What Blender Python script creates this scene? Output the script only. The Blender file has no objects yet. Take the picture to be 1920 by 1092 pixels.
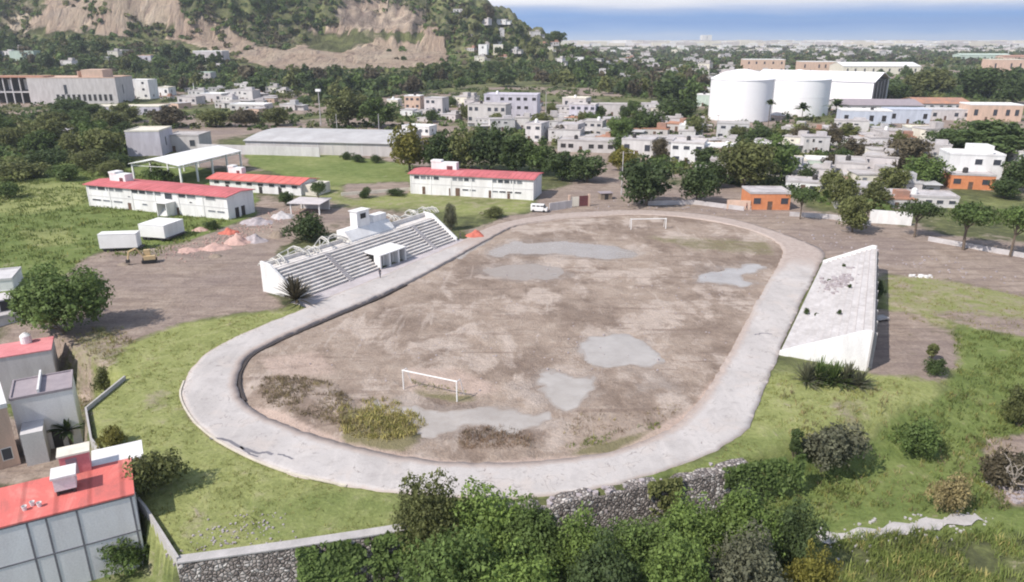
import bpy, math, random
import numpy as np
from mathutils import Vector, Matrix

random.seed(11)
rng = np.random.default_rng(11)
S = bpy.context.scene
COL = S.collection
R = math.radians

# ------------------------------------------------------------------ camera model (photo pixels 1920 x 1092)
F = 1371.0; PITCH = R(19.15); CAMH = 42.0
CP, SP = math.cos(PITCH), math.sin(PITCH)

def P(u, v, z=0.0):
    """ground point (at height z) seen at photo pixel u, v"""
    a = (u-960)/F; b = (546-v)/F
    t = (z-CAMH)/(-SP+b*CP)
    return (a*t, (CP+b*SP)*t, z)

def pix(x, y, z):
    zz = z-CAMH
    d = np.maximum(y*CP-zz*SP, 0.1)
    return 960+F*x/d, 546-F*(y*SP+zz*CP)/d

cam = bpy.data.cameras.new('camera'); cam.lens = F/1920*36; cam.sensor_width = 36
cam.clip_start = 0.5; cam.clip_end = 30000
co = bpy.data.objects.new('camera', cam); COL.objects.link(co)
co.location = (0, 0, CAMH); co.rotation_euler = (math.pi/2-PITCH, 0, 0)
S.camera = co

# ------------------------------------------------------------------ noise in numpy
def vnoise(x, y, seed):
    xi = np.floor(x).astype(np.int64); yi = np.floor(y).astype(np.int64)
    fx = x-xi; fy = y-yi
    fx = fx*fx*(3-2*fx); fy = fy*fy*(3-2*fy)
    def h(a, b):
        n = (a*374761393+b*668265263+seed*144269504) & 0xffffffff
        n = ((n ^ (n >> 13))*1274126177) & 0xffffffff
        return ((n ^ (n >> 16)) & 0xffff)/65535.0
    return (h(xi, yi)*(1-fx)+h(xi+1, yi)*fx)*(1-fy)+(h(xi, yi+1)*(1-fx)+h(xi+1, yi+1)*fx)*fy

def fbm(x, y, scale, octv=4, seed=0):
    r = 0; a = 0.5; f = 1.0/scale; t = 0
    for k in range(octv):
        r = r+a*vnoise(x*f+17.3*k, y*f-9.1*k, seed+k); t += a
        a *= 0.5; f *= 2.03
    return r/t

def sst(a, b, x):
    t = np.clip((x-a)/(b-a), 0, 1)
    return t*t*(3-2*t)

def pip(px_, py_, poly):
    ins = np.zeros(px_.shape, bool)
    n = len(poly); j = n-1
    for i in range(n):
        xi, yi = poly[i]; xj, yj = poly[j]
        if yi != yj:
            c = ((yi > py_) != (yj > py_)) & (px_ < (xj-xi)*(py_-yi)/(yj-yi)+xi)
            ins ^= c
        j = i
    return ins

def spline(pts, n, closed=True):
    """Catmull-Rom through 2-D points, n samples per span"""
    m = len(pts); out = []
    for i in range(m if closed else m-1):
        p = [np.array(pts[(i+k-1) % m if closed else min(max(i+k-1, 0), m-1)], float) for k in range(4)]
        for t in np.linspace(0, 1, n, endpoint=False):
            out.append(0.5*(2*p[1]+(p[2]-p[0])*t+(2*p[0]-5*p[1]+4*p[2]-p[3])*t*t+(3*p[1]-p[0]-3*p[2]+p[3])*t**3))
    if not closed: out.append(np.array(pts[-1], float))
    return np.array(out)

# ------------------------------------------------------------------ materials
MATS = {}
def new_mat(name):
    m = bpy.data.materials.new(name); m.use_nodes = True
    nt = m.node_tree
    b = nt.nodes['Principled BSDF']
    MATS[name] = m
    return m, nt, b

def ramp(nt, fac, stops, interp='LINEAR'):
    r = nt.nodes.new('ShaderNodeValToRGB'); r.color_ramp.interpolation = interp
    el = r.color_ramp.elements
    while len(el) < len(stops): el.new(0.5)
    for e, (p, c) in zip(el, stops):
        e.position = p; e.color = (c[0], c[1], c[2], 1) if isinstance(c, (tuple, list)) else (c, c, c, 1)
    nt.links.new(fac, r.inputs[0]); return r.outputs[0]

def noise(nt, scale, detail=5, rough=0.6, coord='Object', dist=0.0, stretch=None):
    tc = nt.nodes.new('ShaderNodeTexCoord'); out = tc.outputs[coord]
    if stretch:
        mp = nt.nodes.new('ShaderNodeMapping'); mp.inputs['Scale'].default_value = stretch[:3]
        if len(stretch) > 3: mp.inputs['Rotation'].default_value = (0, 0, stretch[3])
        nt.links.new(out, mp.inputs[0]); out = mp.outputs[0]
    n = nt.nodes.new('ShaderNodeTexNoise'); n.inputs['Scale'].default_value = scale
    n.inputs['Detail'].default_value = detail; n.inputs['Roughness'].default_value = rough
    n.inputs['Distortion'].default_value = dist
    nt.links.new(out, n.inputs['Vector']); return n.outputs[0]

def mixc(nt, fac, a, b, mode='MIX'):
    m = nt.nodes.new('ShaderNodeMix'); m.data_type = 'RGBA'; m.blend_type = mode
    for sock, val in ((m.inputs[0], fac), (m.inputs[6], a), (m.inputs[7], b)):
        if isinstance(val, (int, float)): sock.default_value = val
        elif isinstance(val, (tuple, list)): sock.default_value = (val[0], val[1], val[2], 1)
        else: nt.links.new(val, sock)
    return m.outputs[2]

def math_(nt, op, a, b=None, clamp=False):
    m = nt.nodes.new('ShaderNodeMath'); m.operation = op; m.use_clamp = clamp
    for s, v in ((m.inputs[0], a), (m.inputs[1], b)):
        if v is None: continue
        if isinstance(v, (int, float)): s.default_value = v
        else: nt.links.new(v, s)
    return m.outputs[0]

def bump(nt, bsdf, h, dist=0.1, strength=0.6):
    b = nt.nodes.new('ShaderNodeBump'); b.inputs['Distance'].default_value = dist
    b.inputs['Strength'].default_value = strength
    nt.links.new(h, b.inputs['Height']); nt.links.new(b.outputs[0], bsdf.inputs['Normal'])

def surf(name, c, c2=None, scale=0.6, rough=0.85, bscale=6, bdist=0.03, metal=0, streak=False):
    """a weathered surface: two tones broken by large stains and fine grain"""
    m, nt, b = new_mat(name)
    c2 = c2 or tuple(x*0.75 for x in c)
    n1 = noise(nt, scale, 6, 0.65, dist=0.4, stretch=(1, 1, 0.25) if streak else None)
    f = ramp(nt, n1, [(0.36, 0.0), (0.66, 1.0)])
    col = mixc(nt, f, c2, c)
    n2 = noise(nt, bscale, 4, 0.7)
    g = ramp(nt, n2, [(0.3, 0.86), (0.7, 1.06)])
    col = mixc(nt, 1.0, col, g, 'MULTIPLY')
    nt.links.new(col, b.inputs['Base Color'])
    b.inputs['Roughness'].default_value = rough; b.inputs['Metallic'].default_value = metal
    b.inputs['Specular IOR Level'].default_value = 0.25
    if bdist: bump(nt, b, n2, bdist)
    return m

def leafmat(name, c, var=0.35):
    m, nt, b = new_mat(name)
    oi = nt.nodes.new('ShaderNodeObjectInfo')
    ga = nt.nodes.new('ShaderNodeNewGeometry')
    rnd = ga.outputs['Random Per Island']
    lo = tuple(x*(1-var) for x in c); hi = (c[0]*(1+var*1.1), c[1]*(1+var), c[2]*(1+var*0.6))
    f = math_(nt, 'ADD', math_(nt, 'MULTIPLY', rnd, 0.55), math_(nt, 'MULTIPLY', oi.outputs['Random'], 0.45))
    col = mixc(nt, f, lo, hi)
    big = ramp(nt, noise(nt, 0.35, 3, 0.5), [(0.35, 0.75), (0.65, 1.2)])
    col = mixc(nt, 1.0, col, big, 'MULTIPLY')
    nt.links.new(col, b.inputs['Base Color'])
    b.inputs['Roughness'].default_value = 0.6; b.inputs['Specular IOR Level'].default_value = 0.2
    tr = nt.nodes.new('ShaderNodeBsdfTranslucent'); nt.links.new(col, tr.inputs[0])
    mx = nt.nodes.new('ShaderNodeMixShader'); mx.inputs[0].default_value = 0.28
    nt.links.new(b.outputs[0], mx.inputs[1]); nt.links.new(tr.outputs[0], mx.inputs[2])
    nt.links.new(mx.outputs[0], nt.nodes['Material Output'].inputs[0])
    return m

leafmat('leaf_dark', (0.074, 0.108, 0.040))
leafmat('leaf_mid', (0.108, 0.158, 0.050))
leafmat('leaf_bright', (0.150, 0.215, 0.060))
leafmat('leaf_olive', (0.145, 0.160, 0.062))
leafmat('leaf_grey', (0.135, 0.140, 0.095))
leafmat('leaf_brown', (0.115, 0.098, 0.066))
leafmat('leaf_yellow', (0.175, 0.165, 0.040))
leafmat('leaf_blue', (0.072, 0.104, 0.042))
leafmat('grass_lush', (0.160, 0.205, 0.062))
leafmat('grass_dry', (0.27, 0.27, 0.09))
leafmat('grass_straw', (0.30, 0.25, 0.13))
leafmat('reed', (0.40, 0.36, 0.15))
leafmat('grass_bright', (0.215, 0.255, 0.085))  # paler yellow green blades, mixed in at random
leafmat('weed_red', (0.27, 0.19, 0.14))
leafmat('weed_brown', (0.22, 0.175, 0.12))
surf('bark', (0.17, 0.13, 0.10), scale=2, bscale=9)
surf('white_paint', (0.82, 0.81, 0.80), (0.66, 0.64, 0.63), scale=0.5, streak=True)
surf('white_stand', (0.76, 0.72, 0.69), (0.55, 0.51, 0.48), scale=0.5, bscale=3)
surf('bleacher_white', (0.61, 0.58, 0.575), (0.47, 0.44, 0.43), scale=0.45, bscale=2.5)
surf('cream_paint', (0.74, 0.70, 0.60), (0.62, 0.57, 0.49), streak=True)
surf('lavender', (0.60, 0.57, 0.63), (0.47, 0.44, 0.49), streak=True)
surf('grey_wall', (0.62, 0.60, 0.60), (0.50, 0.48, 0.48), scale=0.4, streak=True)
surf('house_white', (0.66, 0.63, 0.62), (0.50, 0.47, 0.46), scale=0.35, streak=True)
surf('house_grey', (0.58, 0.545, 0.53), (0.46, 0.43, 0.42), scale=0.35, streak=True)
surf('house_mauve', (0.62, 0.57, 0.57), (0.50, 0.46, 0.46), scale=0.35, streak=True)
surf('old_roof', (0.52, 0.485, 0.47), (0.38, 0.35, 0.34), scale=0.3)
surf('shed_roof', (0.50, 0.49, 0.49), (0.40, 0.385, 0.385), scale=0.15)
surf('block_wall', (0.78, 0.76, 0.76), (0.66, 0.63, 0.63), scale=0.3, streak=True)
surf('seam', (0.22, 0.21, 0.23))
surf('ditch_shade_earth', (0.075, 0.062, 0.058), scale=1.5)  # dark earth with the shade below the track edge put into its colour
surf('pale_wall', (0.62, 0.58, 0.57), (0.48, 0.44, 0.43), streak=True)
surf('green_wall', (0.55, 0.63, 0.55), (0.42, 0.5, 0.43), streak=True)
surf('peach', (0.66, 0.47, 0.37), (0.52, 0.38, 0.30), streak=True)
surf('orange', (0.66, 0.27, 0.13), (0.55, 0.21, 0.10), scale=0.8)
surf('blue_wall', (0.56, 0.59, 0.67), (0.45, 0.48, 0.55), streak=True)
surf('concrete', (0.50, 0.47, 0.46), (0.38, 0.36, 0.35), scale=0.5)
surf('concrete_roof', (0.56, 0.53, 0.53), (0.40, 0.37, 0.37), scale=0.35)
surf('mauve_roof', (0.36, 0.31, 0.33), (0.29, 0.25, 0.27), scale=0.5)
surf('pink_roof', (0.68, 0.27, 0.28), (0.56, 0.19, 0.20), scale=0.5)
surf('rust_roof', (0.50, 0.25, 0.16), (0.32, 0.20, 0.16), scale=0.2)
surf('white_metal', (0.84, 0.83, 0.82), (0.74, 0.72, 0.71), rough=0.5, scale=0.2, bdist=0.0)
surf('steel', (0.55, 0.53, 0.52), rough=0.5, bdist=0.0)
surf('pale_steel', (0.66, 0.64, 0.60), rough=0.6, bdist=0.0)
surf('tank_white', (0.88, 0.87, 0.87), (0.83, 0.81, 0.82), scale=0.08, rough=0.5, bdist=0.0)
surf('dark_metal', (0.06, 0.055, 0.055), rough=0.6)
surf('maroon', (0.16, 0.06, 0.065))
surf('brick_pink', (0.58, 0.39, 0.34), (0.44, 0.29, 0.25), scale=1.2, bscale=5, bdist=0.15)
surf('red_earth', (0.56, 0.17, 0.12), (0.44, 0.13, 0.10), scale=1.2)
surf('rubble', (0.46, 0.41, 0.42), (0.30, 0.26, 0.27), scale=1.5)
surf('machine', (0.62, 0.46, 0.26), rough=0.5)
surf('tyre', (0.03, 0.03, 0.032))
surf('timber', (0.30, 0.24, 0.19))
surf('skin', (0.40, 0.25, 0.18), bdist=0)
surf('cloth_dark', (0.06, 0.06, 0.09), bdist=0)
surf('cloth_red', (0.45, 0.14, 0.13), bdist=0)
surf('cloth_pale', (0.60, 0.56, 0.55), bdist=0)
surf('hair', (0.03, 0.022, 0.02), bdist=0)
surf('door_brown', (0.16, 0.10, 0.075))
surf('kerb', (0.66, 0.60, 0.50), (0.50, 0.45, 0.38), scale=0.8)
m, nt, b = new_mat('glass_dark')
b.inputs['Base Color'].default_value = (0.055, 0.06, 0.075, 1); b.inputs['Roughness'].default_value = 0.25
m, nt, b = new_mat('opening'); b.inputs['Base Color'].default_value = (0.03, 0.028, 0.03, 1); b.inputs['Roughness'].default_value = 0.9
m, nt, b = new_mat('glass_grey')
b.inputs['Base Color'].default_value = (0.18, 0.19, 0.21, 1); b.inputs['Roughness'].default_value = 0.3

def roofmat(name, c, dark, pale, period=1.3):
    m, nt, b = new_mat(name)
    a1 = noise(nt, 0.35, 7, 0.7, dist=0.5, stretch=(1, 0.45, 1)); a2 = noise(nt, 1.3, 6, 0.72); a3 = noise(nt, 7, 3, 0.7)
    col = mixc(nt, ramp(nt, a1, [(0.36, 0.85), (0.50, 0.0)]), c, dark)
    col = mixc(nt, ramp(nt, a1, [(0.54, 0.0), (0.68, 0.7)]), col, pale)
    col = mixc(nt, ramp(nt, a2, [(0.60, 0.0), (0.72, 0.5)]), col, dark)
    tc = nt.nodes.new('ShaderNodeTexCoord'); w = nt.nodes.new('ShaderNodeTexWave'); w.inputs['Scale'].default_value = 0.314/period; w.inputs['Distortion'].default_value = 0.0
    nt.links.new(tc.outputs['Object'], w.inputs['Vector'])
    col = mixc(nt, 1.0, col, ramp(nt, w.outputs['Fac'], [(0.0, 0.70), (0.10, 1.0)]), 'MULTIPLY')
    col = mixc(nt, 1.0, col, ramp(nt, a3, [(0.3, 0.88), (0.7, 1.06)]), 'MULTIPLY')
    nt.links.new(col, b.inputs['Base Color']); b.inputs['Roughness'].default_value = 0.85; b.inputs['Specular IOR Level'].default_value = 0.2
roofmat('red_roof', (0.62, 0.16, 0.14), (0.42, 0.14, 0.125), (0.68, 0.29, 0.25), 2.6)
roofmat('school_roof', (0.54, 0.15, 0.16), (0.38, 0.115, 0.115), (0.58, 0.24, 0.24), 1.5)

# rubble-stone masonry for the retaining walls
m, nt, b = new_mat('stone_wall')
tc = nt.nodes.new('ShaderNodeTexCoord'); vo = nt.nodes.new('ShaderNodeTexVoronoi'); vo.inputs['Scale'].default_value = 2.9
nt.links.new(tc.outputs['Object'], vo.inputs['Vector'])
ed = nt.nodes.new('ShaderNodeTexVoronoi'); ed.feature = 'DISTANCE_TO_EDGE'; ed.inputs['Scale'].default_value = 2.9
nt.links.new(tc.outputs['Object'], ed.inputs['Vector'])
sp = nt.nodes.new('ShaderNodeSeparateColor'); nt.links.new(vo.outputs['Color'], sp.inputs[0])
c = ramp(nt, sp.outputs[0], [(0.0, (0.15, 0.125, 0.115)), (0.45, (0.29, 0.25, 0.23)), (0.8, (0.43, 0.385, 0.36)), (1.0, (0.66, 0.62, 0.59))])
e = ramp(nt, ed.outputs['Distance'], [(0.02, 0.35), (0.12, 1.0)])
nt.links.new(mixc(nt, 1.0, c, e, 'MULTIPLY'), b.inputs['Base Color']); b.inputs['Roughness'].default_value = 0.9
bump(nt, b, ramp(nt, ed.outputs['Distance'], [(0.0, 0.0), (0.25, 1.0)]), 0.12, 1.0)

# ------------------------------------------------------------------ mesh builder
class MB:
    def __init__(s): s.v = []; s.f = []; s.m = []
    def add(s, vs, fs, mi=0):
        o = len(s.v); s.v += [tuple(p) for p in vs]
        s.f += [tuple(i+o for i in f) for f in fs]; s.m += [mi]*len(fs); return s
    def box(s, a, b, mi=0, top=None):
        x0, y0, z0 = a; x1, y1, z1 = b
        vs = [(x0, y0, z0), (x1, y0, z0), (x1, y1, z0), (x0, y1, z0), (x0, y0, z1), (x1, y0, z1), (x1, y1, z1), (x0, y1, z1)]
        return s.add(vs, [(3, 2, 1, 0), (4, 5, 6, 7), (0, 1, 5, 4), (1, 2, 6, 5), (2, 3, 7, 6), (3, 0, 4, 7)], mi)
    def prism(s, poly, z0, z1, mi=0):
        n = len(poly)
        vs = [(x, y, z0) for x, y in poly]+[(x, y, z1) for x, y in poly]
        return s.add(vs, [tuple(reversed(range(n))), tuple(range(n, 2*n))]+[(i, (i+1) % n, (i+1) % n+n, i+n) for i in range(n)], mi)
    def extr_x(s, prof, x0, x1, mi=0):
        """profile of (y, z) points extruded along x"""
        n = len(prof)
        vs = [(x0, y, z) for y, z in prof]+[(x1, y, z) for y, z in prof]
        return s.add(vs, [tuple(range(n)), tuple(reversed(range(n, 2*n)))]+[((i+1) % n, i, i+n, (i+1) % n+n) for i in range(n)], mi)
    def tube(s, p, q, r, r2=None, n=6, mi=0):
        p = Vector(p); q = Vector(q); d = (q-p)
        if d.length < 1e-6: return s
        d.normalize(); a = d.orthogonal().normalized(); b2 = d.cross(a); r2 = r if r2 is None else r2
        vs = [p+(a*math.cos(t)+b2*math.sin(t))*r for t in [2*math.pi*k/n for k in range(n)]]
        vs += [q+(a*math.cos(t)+b2*math.sin(t))*r2 for t in [2*math.pi*k/n for k in range(n)]]
        return s.add(vs, [tuple(reversed(range(n))), tuple(range(n, 2*n))]+[(i, (i+1) % n, (i+1) % n+n, i+n) for i in range(n)], mi)
    def path(s, pts, r, mi=0, n=6):
        for a, b2 in zip(pts[:-1], pts[1:]): s.tube(a, b2, r, r, n, mi)
        return s
    def lathe(s, prof, n=24, mi=0, c=(0, 0)):
        """prof: (radius, z) from bottom to top"""
        vs = []; fs = []
        for r, z in prof:
            vs += [(c[0]+r*math.cos(2*math.pi*k/n), c[1]+r*math.sin(2*math.pi*k/n), z) for k in range(n)]
        for j in range(len(prof)-1):
            for k in range(n): fs.append((j*n+k, j*n+(k+1) % n, (j+1)*n+(k+1) % n, (j+1)*n+k))
        fs.append(tuple(reversed(range(n)))); fs.append(tuple(range((len(prof)-1)*n, len(prof)*n)))
        return s.add(vs, fs, mi)
    def build(s, name, mats, parent=None, loc=None, rz=0, smooth=False):
        me = bpy.data.meshes.new(name); me.from_pydata(s.v, [], s.f)
        mats = [mats] if isinstance(mats, str) else mats
        for k in mats: me.materials.append(MATS[k])
        if len(mats) > 1: me.polygons.foreach_set('material_index', s.m)
        if smooth: me.polygons.foreach_set('use_smooth', [True]*len(me.polygons))
        me.update()
        o = bpy.data.objects.new(name, me); COL.objects.link(o)
        if parent is not None: o.parent = parent
        if loc is not None: o.location = loc
        o.rotation_euler.z = rz
        return o

def np_mesh(name, V, Q, mats, mi=None, smooth=False):
    """fast mesh from numpy vertices and quads (or triangles)"""
    me = bpy.data.meshes.new(name); k = Q.shape[1]
    me.vertices.add(len(V)); me.vertices.foreach_set('co', V.astype(np.float32).ravel())
    me.loops.add(Q.size); me.loops.foreach_set('vertex_index', Q.astype(np.int32).ravel())
    me.polygons.add(len(Q)); me.polygons.foreach_set('loop_start', np.arange(0, Q.size, k, dtype=np.int32))
    me.polygons.foreach_set('loop_total', np.full(len(Q), k, dtype=np.int32))
    for q in ([mats] if isinstance(mats, str) else mats): me.materials.append(MATS[q])
    if mi is not None: me.polygons.foreach_set('material_index', mi.astype(np.int32))
    if smooth: me.polygons.foreach_set('use_smooth', np.ones(len(Q), bool))
    me.update(calc_edges=True); me.validate()
    return me

def link(name, me, parent=None):
    o = bpy.data.objects.new(name, me); COL.objects.link(o)
    if parent is not None: o.parent = parent
    return o

def tag(o, label=None, cat=None, group=None, kind=None):
    if label: o['label'] = label
    if cat: o['category'] = cat
    if group: o['group'] = group
    if kind: o['kind'] = kind
    return o

def thing(name, label, cat, loc, rz=0, group=None):
    o = bpy.data.objects.new(name, None); COL.objects.link(o)
    o.location = loc; o.rotation_euler.z = rz; o.empty_display_size = 0.5
    return tag(o, label, cat, group)

# ------------------------------------------------------------------ terrain
INNER = [(443,715),(450,690),(470,662),(520,636),(600,600),(700,558),(790,516),(870,473),(930,440),(970,422),(1040,411),(1110,405),(1200,402),(1300,409),(1380,424),(1440,444),(1468,468),(1462,490),(1440,530),(1410,582),(1380,640),(1350,692),(1312,750),(1268,796),(1200,831),(1130,850),(1000,865),(900,868),(800,862),(700,845),(600,818),(520,791),(470,765),(448,740)]
OUTER = [(338,742),(345,715),(365,685),(400,655),(450,628),(510,603),(575,577),(640,548),(740,508),(800,482),(860,455),(905,431),(960,414),(1040,402),(1110,397),(1200,394),(1290,399),(1370,410),(1435,428),(1500,450),(1545,471),(1540,492),(1510,552),(1485,605),(1460,664),(1440,715),(1415,775),(1394,812),(1330,850),(1250,880),(1150,909),(1050,927),(950,935),(850,932),(750,925),(650,912),(550,890),(480,865),(420,835),(378,805),(352,775)]
IN_W = spline([P(u, v)[:2] for u, v in INNER], 6)
OUT_W = spline([P(u, v)[:2] for u, v in OUTER], 6)
WALLPX = [(335,1055),(560,1024),(780,990),(900,966),(1000,948),(1100,926),(1215,903),(1400,868)]
WALL_W = np.array([P(u, v)[:2] for u, v in WALLPX])
LWALLPX = [(335,1055),(275,960),(215,885),(172,830),(162,772),(235,712)]
LWALL_W = np.array([P(u, v)[:2] for u, v in LWALLPX])

def terrain_z(x, y):
    z = (fbm(x, y, 9, 3, 3)-0.5)*0.35*sst(-2, 30, np.abs(y-100)-30)
    # quarry hill at the back left
    rx = np.interp(x, [-2500, -1400, -900, -300, -45, 18, 73, 125, 180], [60, 110, 150, 140, 90, 58, 27, 7, 0])
    warp = (fbm(x, y, 160, 3, 21)-0.5)*110
    yy = y+warp
    s = np.interp(yy, [560, 700, 850, 880, 905, 935, 958, 985, 1060, 1300, 1900, 2600], [0, 0.06, 0.25, 0.31, 0.58, 0.66, 0.88, 0.95, 1.0, 1.05, 0.8, 0.3])
    z = z+rx*s
    steep = sst(0.2, 0.4, s)*(1-sst(1.0, 1.2, s))*sst(0, 40, rx)
    gul = np.abs(fbm(x, y*0.4, 42, 4, 33)-0.5)*2
    gul2 = np.abs(fbm(x, y*0.3, 17, 3, 37)-0.5)*2
    z = z+steep*(gul*34-11+gul2*9)+sst(5, 60, rx)*(fbm(x, y, 60, 4, 8)-0.5)*10*sst(0.02, 0.2, s)
    z = z+sst(1500, 4500, y)*10
    # low ground in front of the stone walls
    yw = np.interp(x, WALL_W[:, 0], WALL_W[:, 1])
    yw = yw+np.maximum(x-24.5, 0)*0.42
    w = 0.6+np.clip(x-24, 0, 40)*0.42
    low = 1-sst(-0.35, 0.65, (y-yw)/w)
    depth = np.interp(x, [-40, 20, 45, 90], [5.6, 5.0, 4.2, 3.5])
    z1 = -depth*low
    # low ground where the houses stand, left of the boundary wall
    o = np.argsort(LWALL_W[:, 1])
    xw = np.interp(y, LWALL_W[o, 1], LWALL_W[o, 0])
    xw = xw-np.clip((y-86)*1.2, 0, 40)
    left = (1-sst(-1.2, -0.2, x-xw))*(1-sst(92, 106, y))*np.interp(y, [58, 70], [4.6, 6.0])
    return np.minimum(z+z1, z-left)

def axis(parts):
    out = []
    for a, b, st in parts: out.append(np.arange(a, b, st))
    return np.concatenate(out)
def geom(a, b, st, g):
    o = []; x = a
    while x < b: o.append(x); x += st; st *= g
    o.append(b); return np.array(o)
xp = np.concatenate([axis([(0, 100, 0.8), (100, 200, 2.0), (200, 400, 5), (400, 900, 9)]), geom(900, 6000, 14, 1.12)])
XS = np.concatenate([-xp[:0:-1], xp])
YS = np.concatenate([axis([(-20, 36, 4), (36, 170, 0.8), (170, 300, 2), (300, 560, 5), (560, 1150, 7)]), geom(1150, 6500, 12, 1.12)])
GX, GY = np.meshgrid(XS, YS)
GZ = terrain_z(GX, GY)
inO = pip(GX, GY, list(map(tuple, OUT_W)))
fl = np.zeros_like(GZ)
for dx, dy in ((1.5, 0), (-1.5, 0), (0, 1.5), (0, -1.5)): fl += pip(GX+dx, GY+dy, list(map(tuple, OUT_W)))
GZ = np.where(inO & (fl > 3.5), -1.2, np.where(inO | (fl > 0), -0.10, GZ))

def TZ(x, y):
    x = np.asarray(x, float); y = np.asarray(y, float)
    i = np.clip(np.searchsorted(XS, x)-1, 0, len(XS)-2); j = np.clip(np.searchsorted(YS, y)-1, 0, len(YS)-2)
    fx = (x-XS[i])/(XS[i+1]-XS[i]); fy = (y-YS[j])/(YS[j+1]-YS[j])
    return (GZ[j, i]*(1-fx)+GZ[j, i+1]*fx)*(1-fy)+(GZ[j+1, i]*(1-fx)+GZ[j+1, i+1]*fx)*fy

_T = np.geomspace(38, 9000, 2600)
def PT(u, v):
    """where the ray of a photo pixel meets the terrain"""
    a = (u-960)/F; b = (546-v)/F
    dy = CP+b*SP; dz = -SP+b*CP
    x = a*_T; y = dy*_T; z = CAMH+dz*_T
    hit = np.nonzero(z < TZ(x, y))[0]
    k = hit[0] if len(hit) else len(_T)-1
    return (float(x[k]), float(y[k]), float(TZ(x[k], y[k])))
def height_px(base, vt):
    """height over point base whose top shows at photo row vt"""
    lo, hi = 0.0, 300.0
    for _ in range(40):
        m = (lo+hi)/2
        if pix(base[0], base[1], base[2]+m)[1] > vt: lo = m
        else: hi = m
    return lo
def width_px(base, w):
    d = base[1]*CP-(base[2]-CAMH)*SP
    return w*d/F

# paint masks: dirt, dry grass, lush grass, quarry tan ; concrete kept apart
U, Vv = pix(GX, GY, GZ)
U = U+(fbm(GX, GY, 7, 3, 51)-0.5)*16; Vv = Vv+(fbm(GX, GY, 7, 3, 52)-0.5)*10*np.clip(90/np.maximum(GY, 1), 0.1, 1.2)
def cover(poly, soft=1.0):
    c = np.zeros(GX.shape)
    for k in range(6):
        a = k*math.pi/3; r = 7*soft
        sc = np.clip(110/np.maximum(GY, 20), 0.12, 1.4)
        c += pip(U+math.cos(a)*r*1.6*sc, Vv+math.sin(a)*r*0.8*sc, poly)
    return c/6
town = np.clip((fbm(GX, GY, 45, 4, 61)-0.40)*5, 0, 1)
M_dirt = town*0.9; M_dry = np.full(GX.shape, 0.25); M_lush = 0.35*(1-town); M_tan = np.zeros(GX.shape)
def paint(poly, dirt=0, dry=0, lush=0, tan=0, soft=1.0):
    global M_dirt, M_dry, M_lush, M_tan
    c = cover(poly, soft)
    M_dirt = M_dirt*(1-c)+dirt*c; M_dry = M_dry*(1-c)+dry*c; M_lush = M_lush*(1-c)+lush*c; M_tan = M_tan*(1-c)+tan*c
hillm = sst(3, 20, np.interp(GX, [-2500, -45, 73, 180], [100, 90, 27, 0])*sst(560, 900, GY))*(GY > 520)
M_dirt = M_dirt*(1-hillm)+hillm*0.30; M_lush = M_lush*(1-hillm)+0.12*hillm; M_dry = M_dry*(1-hillm)+0.30*hillm
# quarry faces
paint([(-60,-40),(330,-20),(345,25),(440,40),(470,80),(560,60),(640,40),(820,50),(835,85),(840,118),(760,128),(640,128),(520,132),(450,112),(400,95),(330,75),(260,70),(150,62),(70,60),(-40,55)], tan=1, soft=0.8)
paint([(620,-10),(720,0),(800,20),(800,45),(700,55),(640,50)], tan=0.5, dirt=0.7)
paint([(-60,-40),(60,-30),(90,10),(60,40),(-60,50)], lush=0.1, dry=0.3, dirt=0.4, tan=0.3)
paint([(230,40),(300,30),(330,55),(300,75),(240,72)], lush=0.1, dry=0.4, tan=0.3)
paint([(560,70),(640,60),(700,80),(640,100),(580,95)], dry=0.3, lush=0.1, tan=0.4)
paint([(330,-20),(600,-20),(650,10),(560,38),(470,35),(350,22)], lush=0.25, dry=0.2)
paint([(455,35),(560,45),(590,70),(540,95),(480,85)], lush=0.1, dirt=0.35)
paint([(640,55),(800,58),(790,82),(680,78)], lush=0.1, dry=0.4, tan=0.35)
# fields left and behind the schools
paint([(-200,300),(240,300),(480,330),(480,420),(380,440),(350,470),(200,470),(150,490),(60,600),(-200,620)], lush=1, dry=0.15)
paint([(-60,338),(170,345),(165,380),(60,402),(-60,396)], dry=0.75, lush=0.4)
paint([(30,430),(130,425),(150,455),(60,470)], dry=0.7, lush=0.5)
paint([(455,283),(600,287),(770,310),(790,345),(640,350),(560,335),(470,310)], lush=1, dry=0.35)
paint([(560,350),(800,345),(1000,375),(960,420),(800,395),(640,390)], dry=0.6, lush=0.35, dirt=0.35)
paint([(640,345),(770,340),(770,362),(650,372)], dirt=0.75, dry=0.3)
# the builders' yard left of the stand
paint([(195,500),(260,470),(345,455),(430,425),(520,390),(590,380),(600,410),(520,470),(505,550),(530,580),(470,590),(330,605),(250,640),(190,690),(110,650),(180,610),(215,560)], dirt=1)
paint([(130,640),(200,600),(240,640),(190,700),(120,720),(90,680)], dirt=0.55, dry=0.7)
# embankment round the track
paint([(185,700),(250,640),(330,610),(430,590),(520,583),(600,560),(640,545),(500,610),(360,700),(350,780),(420,840),(600,905),(900,945),(780,990),(560,1024),(335,1055),(275,960),(172,830),(165,772)], dry=0.85, lush=0.55)
paint([(300,985),(420,930),(520,950),(430,1030),(335,1050)], dry=1, dirt=0.35, lush=0.2)
paint([(440,935),(620,920),(790,940),(790,985),(600,1010),(480,1015)], lush=0.85, dry=0.45)
paint([(260,740),(330,720),(330,765),(270,780)], dirt=0.45, dry=0.7)
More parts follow.
